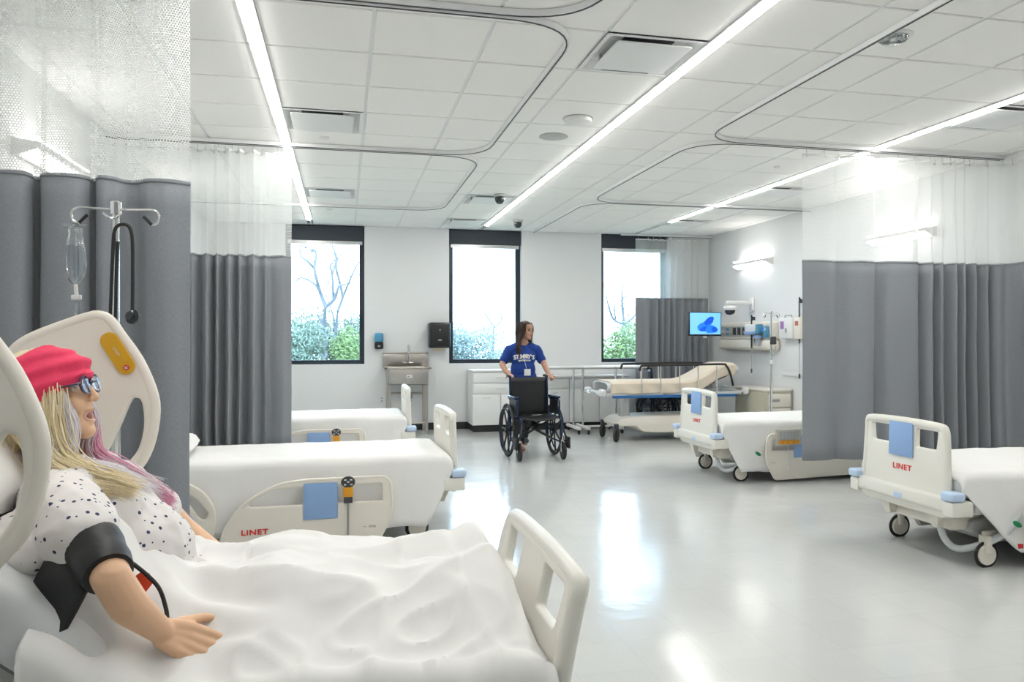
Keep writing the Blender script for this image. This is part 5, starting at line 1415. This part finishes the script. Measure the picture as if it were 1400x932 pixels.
# wall lamps
for (x, s, y0, y1, z, l) in ((X0, -1, 6.72, 7.66, 2.43, 'white up-and-down wall light seen through the right curtain mesh'), (X0, -1, 9.80, 10.74, 2.43, 'white up-and-down wall light above the bed-head unit'), (XL, 1, 5.05, 6.05, 2.46, 'white wall light seen through the nearest left curtain mesh'), (XL, 1, 8.0, 8.95, 2.46, 'white wall light above the farthest left bed')):
    t = thing('wall_light', l, 'wall light', (x, y0, z)); L_ = y1 - y0
    b = B(); pf = [(0, -.05), (s * .03, -.05), (s * .15, .0), (s * .16, .02), (s * .14, .03), (0, .05)]
    v0 = [b.verts.new((a, 0, c)) for a, c in pf]; v1 = [b.verts.new((a, L_, c)) for a, c in pf]
    for k in range(6): b.faces.new((v0[k], v0[(k + 1) % 6], v1[(k + 1) % 6], v1[k]))
    b.faces.new(v0[::-1]); b.faces.new(v1); bmesh.ops.recalc_face_normals(b, faces=b.faces)
    obj('housing', b, M['white'], t, False)
    obj('upper_diffuser', BX(min(s * .02, s * .13), max(s * .02, s * .13), .03, L_ - .03, .048, .056), M['lamp'], t, False, 'glowing top diffuser')
    obj('lower_diffuser', box(B(), -.045, .045, .03, L_ - .03, -.004, .004, 0, 1, MT((s * .085, 0, -.036), ry=R(-22 * s))), M['lamp'], t, False, 'glowing lower diffuser')

# ---------------------------------------------------------------- outside: ground and trees
g = struct('ground', BX(-60, 90, 14, 160, -4.3, -4.0), M['ground'])
def branch(bm, p, d, r, L, depth, rnd, bend=.25):
    n = 4; pts = [p]; dd = d.copy()
    for k in range(n):
        dd = (dd + Vector((rnd.gauss(0, bend), rnd.gauss(0, bend), rnd.gauss(.05, bend * .5)))).normalized(); pts.append(pts[-1] + dd * L / n)
    tube(bm, pts, [r * (1 - .45 * k / n) for k in range(n + 1)], 6 if depth > 2 else 4)
    if depth == 0: return
    for k in range(rnd.choice((2, 3, 3)) + (depth > 3)):
        q = pts[rnd.choice((2, 3, 4, 4))]
        v = (dd + Vector((rnd.gauss(0, .6), rnd.gauss(0, .45), rnd.gauss(.1, .35)))).normalized()
        branch(bm, q, v, r * .56, L * rnd.uniform(.6, .85), depth - 1, rnd, bend)
def leaves(bm, c, rad, n, size, rnd):
    for _ in range(n):
        v = Vector((rnd.gauss(0, 1), rnd.gauss(0, 1), rnd.gauss(0, 1))).normalized() * (rnd.random() ** .35)
        p = Vector(c) + Vector((v.x * rad[0], v.y * rad[1], v.z * rad[2]))
        a = Vector((rnd.gauss(0, 1), rnd.gauss(0, 1), rnd.gauss(0, 1))).normalized(); b_ = a.orthogonal().normalized()
        s = size * rnd.uniform(.6, 1.3)
        bm.faces.new([bm.verts.new(p + a * s), bm.verts.new(p + b_ * s * .5), bm.verts.new(p - a * s), bm.verts.new(p - b_ * s * .5)])
def limb_tree(label, Y, ox, oy, k, paths, r0, seed):
    # main limbs measured on the photograph at a distance Y, twigs grown from them
    r_ = random.Random(seed)
    def P(a, b_): q = onY(ox + a / k, oy + b_ / k, Y); return Vector((q[0], Y, q[1]))
    base = P(*paths[0][0]); foot = Vector((base.x, Y, -4))
    t = thing('bare_tree', label, 'tree', foot); b = B()
    tube(b, [Vector((0, 0, 0)), (base - foot) * .5 + Vector((.06, 0, 0)), base - foot], [r0 * 1.5, r0 * 1.3, r0 * 1.1], 8)
    for n, pth in enumerate(paths):
        q = [P(*v) - foot + Vector((0, .25 * math.sin(i * 1.3 + n) * (i > 0), 0)) for i, v in enumerate(pth)]
        q = smooth_path(q, 4); ra = r0 * (1 if n == 0 else .62 if n < 3 else .42)
        tube(b, q, [ra * (1 - .62 * i / (len(q) - 1)) for i in range(len(q))], 6)
        for _ in range(5 if n else 1):
            i = r_.randrange(len(q) // 3, len(q)); d = (q[i] - q[i - 1]).normalized() + Vector((r_.gauss(0, .8), r_.gauss(0, .6), r_.gauss(.2, .4)))
            branch(b, q[i], d.normalized(), ra * .26, r_.uniform(.35, .7), 2, r_, .22)
    obj('trunk', b, M['bark'], t)
limb_tree('tall bare tree with forked branches outside the left window', 25, 390, 300, 4.44, [[(240, 860), (238, 760), (236, 640), (245, 530)], [(245, 530), (215, 450), (195, 380), (180, 300), (188, 200), (150, 180)], [(245, 530), (300, 480), (325, 410), (360, 395)],
    [(215, 450), (180, 395), (100, 355), (55, 385)], [(180, 300), (140, 260), (95, 220), (80, 160)], [(292, 480), (285, 330), (270, 275), (300, 262)], [(285, 330), (310, 240), (290, 170)]], .105, 4)
limb_tree('pale leaning bare tree right of the forked tree outside the left window', 26.5, 390, 300, 4.44, [[(300, 860), (305, 700), (318, 560)], [(318, 560), (350, 470), (400, 350), (440, 270)], [(350, 470), (330, 380), (310, 300), (318, 240)], [(300, 640), (285, 560), (240, 440)]], .085, 14)
limb_tree('bare branching tree outside the right window', 24, 780, 280, 3.33, [[(247, 640), (247, 545)], [(247, 545), (205, 520), (165, 450), (150, 400)], [(247, 545), (235, 480), (222, 420), (235, 350)], [(205, 520), (188, 460), (198, 370)], [(247, 545), (285, 500), (330, 440), (345, 350)]], .075, 5)
limb_tree('small bare tree above the hedge outside the middle window', 33, 380, 280, 3.883, [[(1140, 800), (1150, 650)], [(1150, 650), (1120, 600), (1085, 560)], [(1150, 650), (1185, 610), (1165, 545)]], .06, 6)
bl = [(-1.9, 22.5, 1.5, 5.9, 'leaf2', 'blue-green bush low in the left window, left side'), (-.4, 28, 2.2, 6.3, 'leaf2', 'grey-green bush behind the bare trees outside the left window'), (.7, 23, 1.2, 5.6, 'leaf', 'yellow-green bush low in the left window, right side'),
      (4.4, 31, 2.0, 6.0, 'leaf_haze', 'haze-paled hedge bush outside the middle window, left side'), (6.6, 32, 2.2, 5.9, 'leaf_haze', 'haze-paled hedge bush outside the middle window, right side'),
      (8.4, 23, 1.5, 5.7, 'leaf', 'bright green bush outside the right window'), (11.4, 26, 2.4, 6.2, 'leaf2', 'dark green bush outside the right window, partly behind the curtain')]
for (x, y, w, h, m_, l) in bl:
    t = thing('bush', l, 'bush', (x, y, -4)); b = B(); r_ = random.Random(int(x * 10) + 50)
    for k in range(20): leaves(b, (r_.uniform(-w * .7, w * .7), r_.uniform(-.6, .6), h * r_.uniform(.45, .93)), (w * .42, .7, h * .11), 800, .06, r_)
    o = obj('foliage', b, M[m_], t, False); o['kind'] = 'stuff'
    b = B()
    for k in range(5): tube(b, [(r_.uniform(-.1, .1), 0, 0), (r_.uniform(-.6, .6), r_.uniform(-.3, .3), h * .8)], [.05, .01], 5)
    obj('stem', b, M['bark'], t)['kind'] = 'stuff'

# ---------------------------------------------------------------- groups of repeated things
GROUPS = dict(hospital_bed='hospital beds of the ward', bed_sheet='white sheets on the beds', privacy_curtain='grey privacy curtains with mesh tops', curtain_track='ceiling curtain tracks', air_diffuser='square ceiling air diffusers',
    linear_ceiling_light='linear ceiling light strips', sprinkler='ceiling sprinkler caps', dome_camera='ceiling dome cameras', drip_stand='chrome drip stands', overbed_table='overbed tables by the window wall', wall_light='white wall lights',
    base_cabinet='cabinets along the window wall', coiled_cord='exam cords on the right wall', bush='bushes outside the windows', bare_tree='bare trees outside the windows', wheelchair='black wheelchairs', bed_handset='bed remotes on the side rails', pillow='white pillows')
for o in C.objects:
    if o.parent is None and o.get('label'):
        g = GROUPS.get(o.name.split('.')[0])
        if g: o['group'] = g
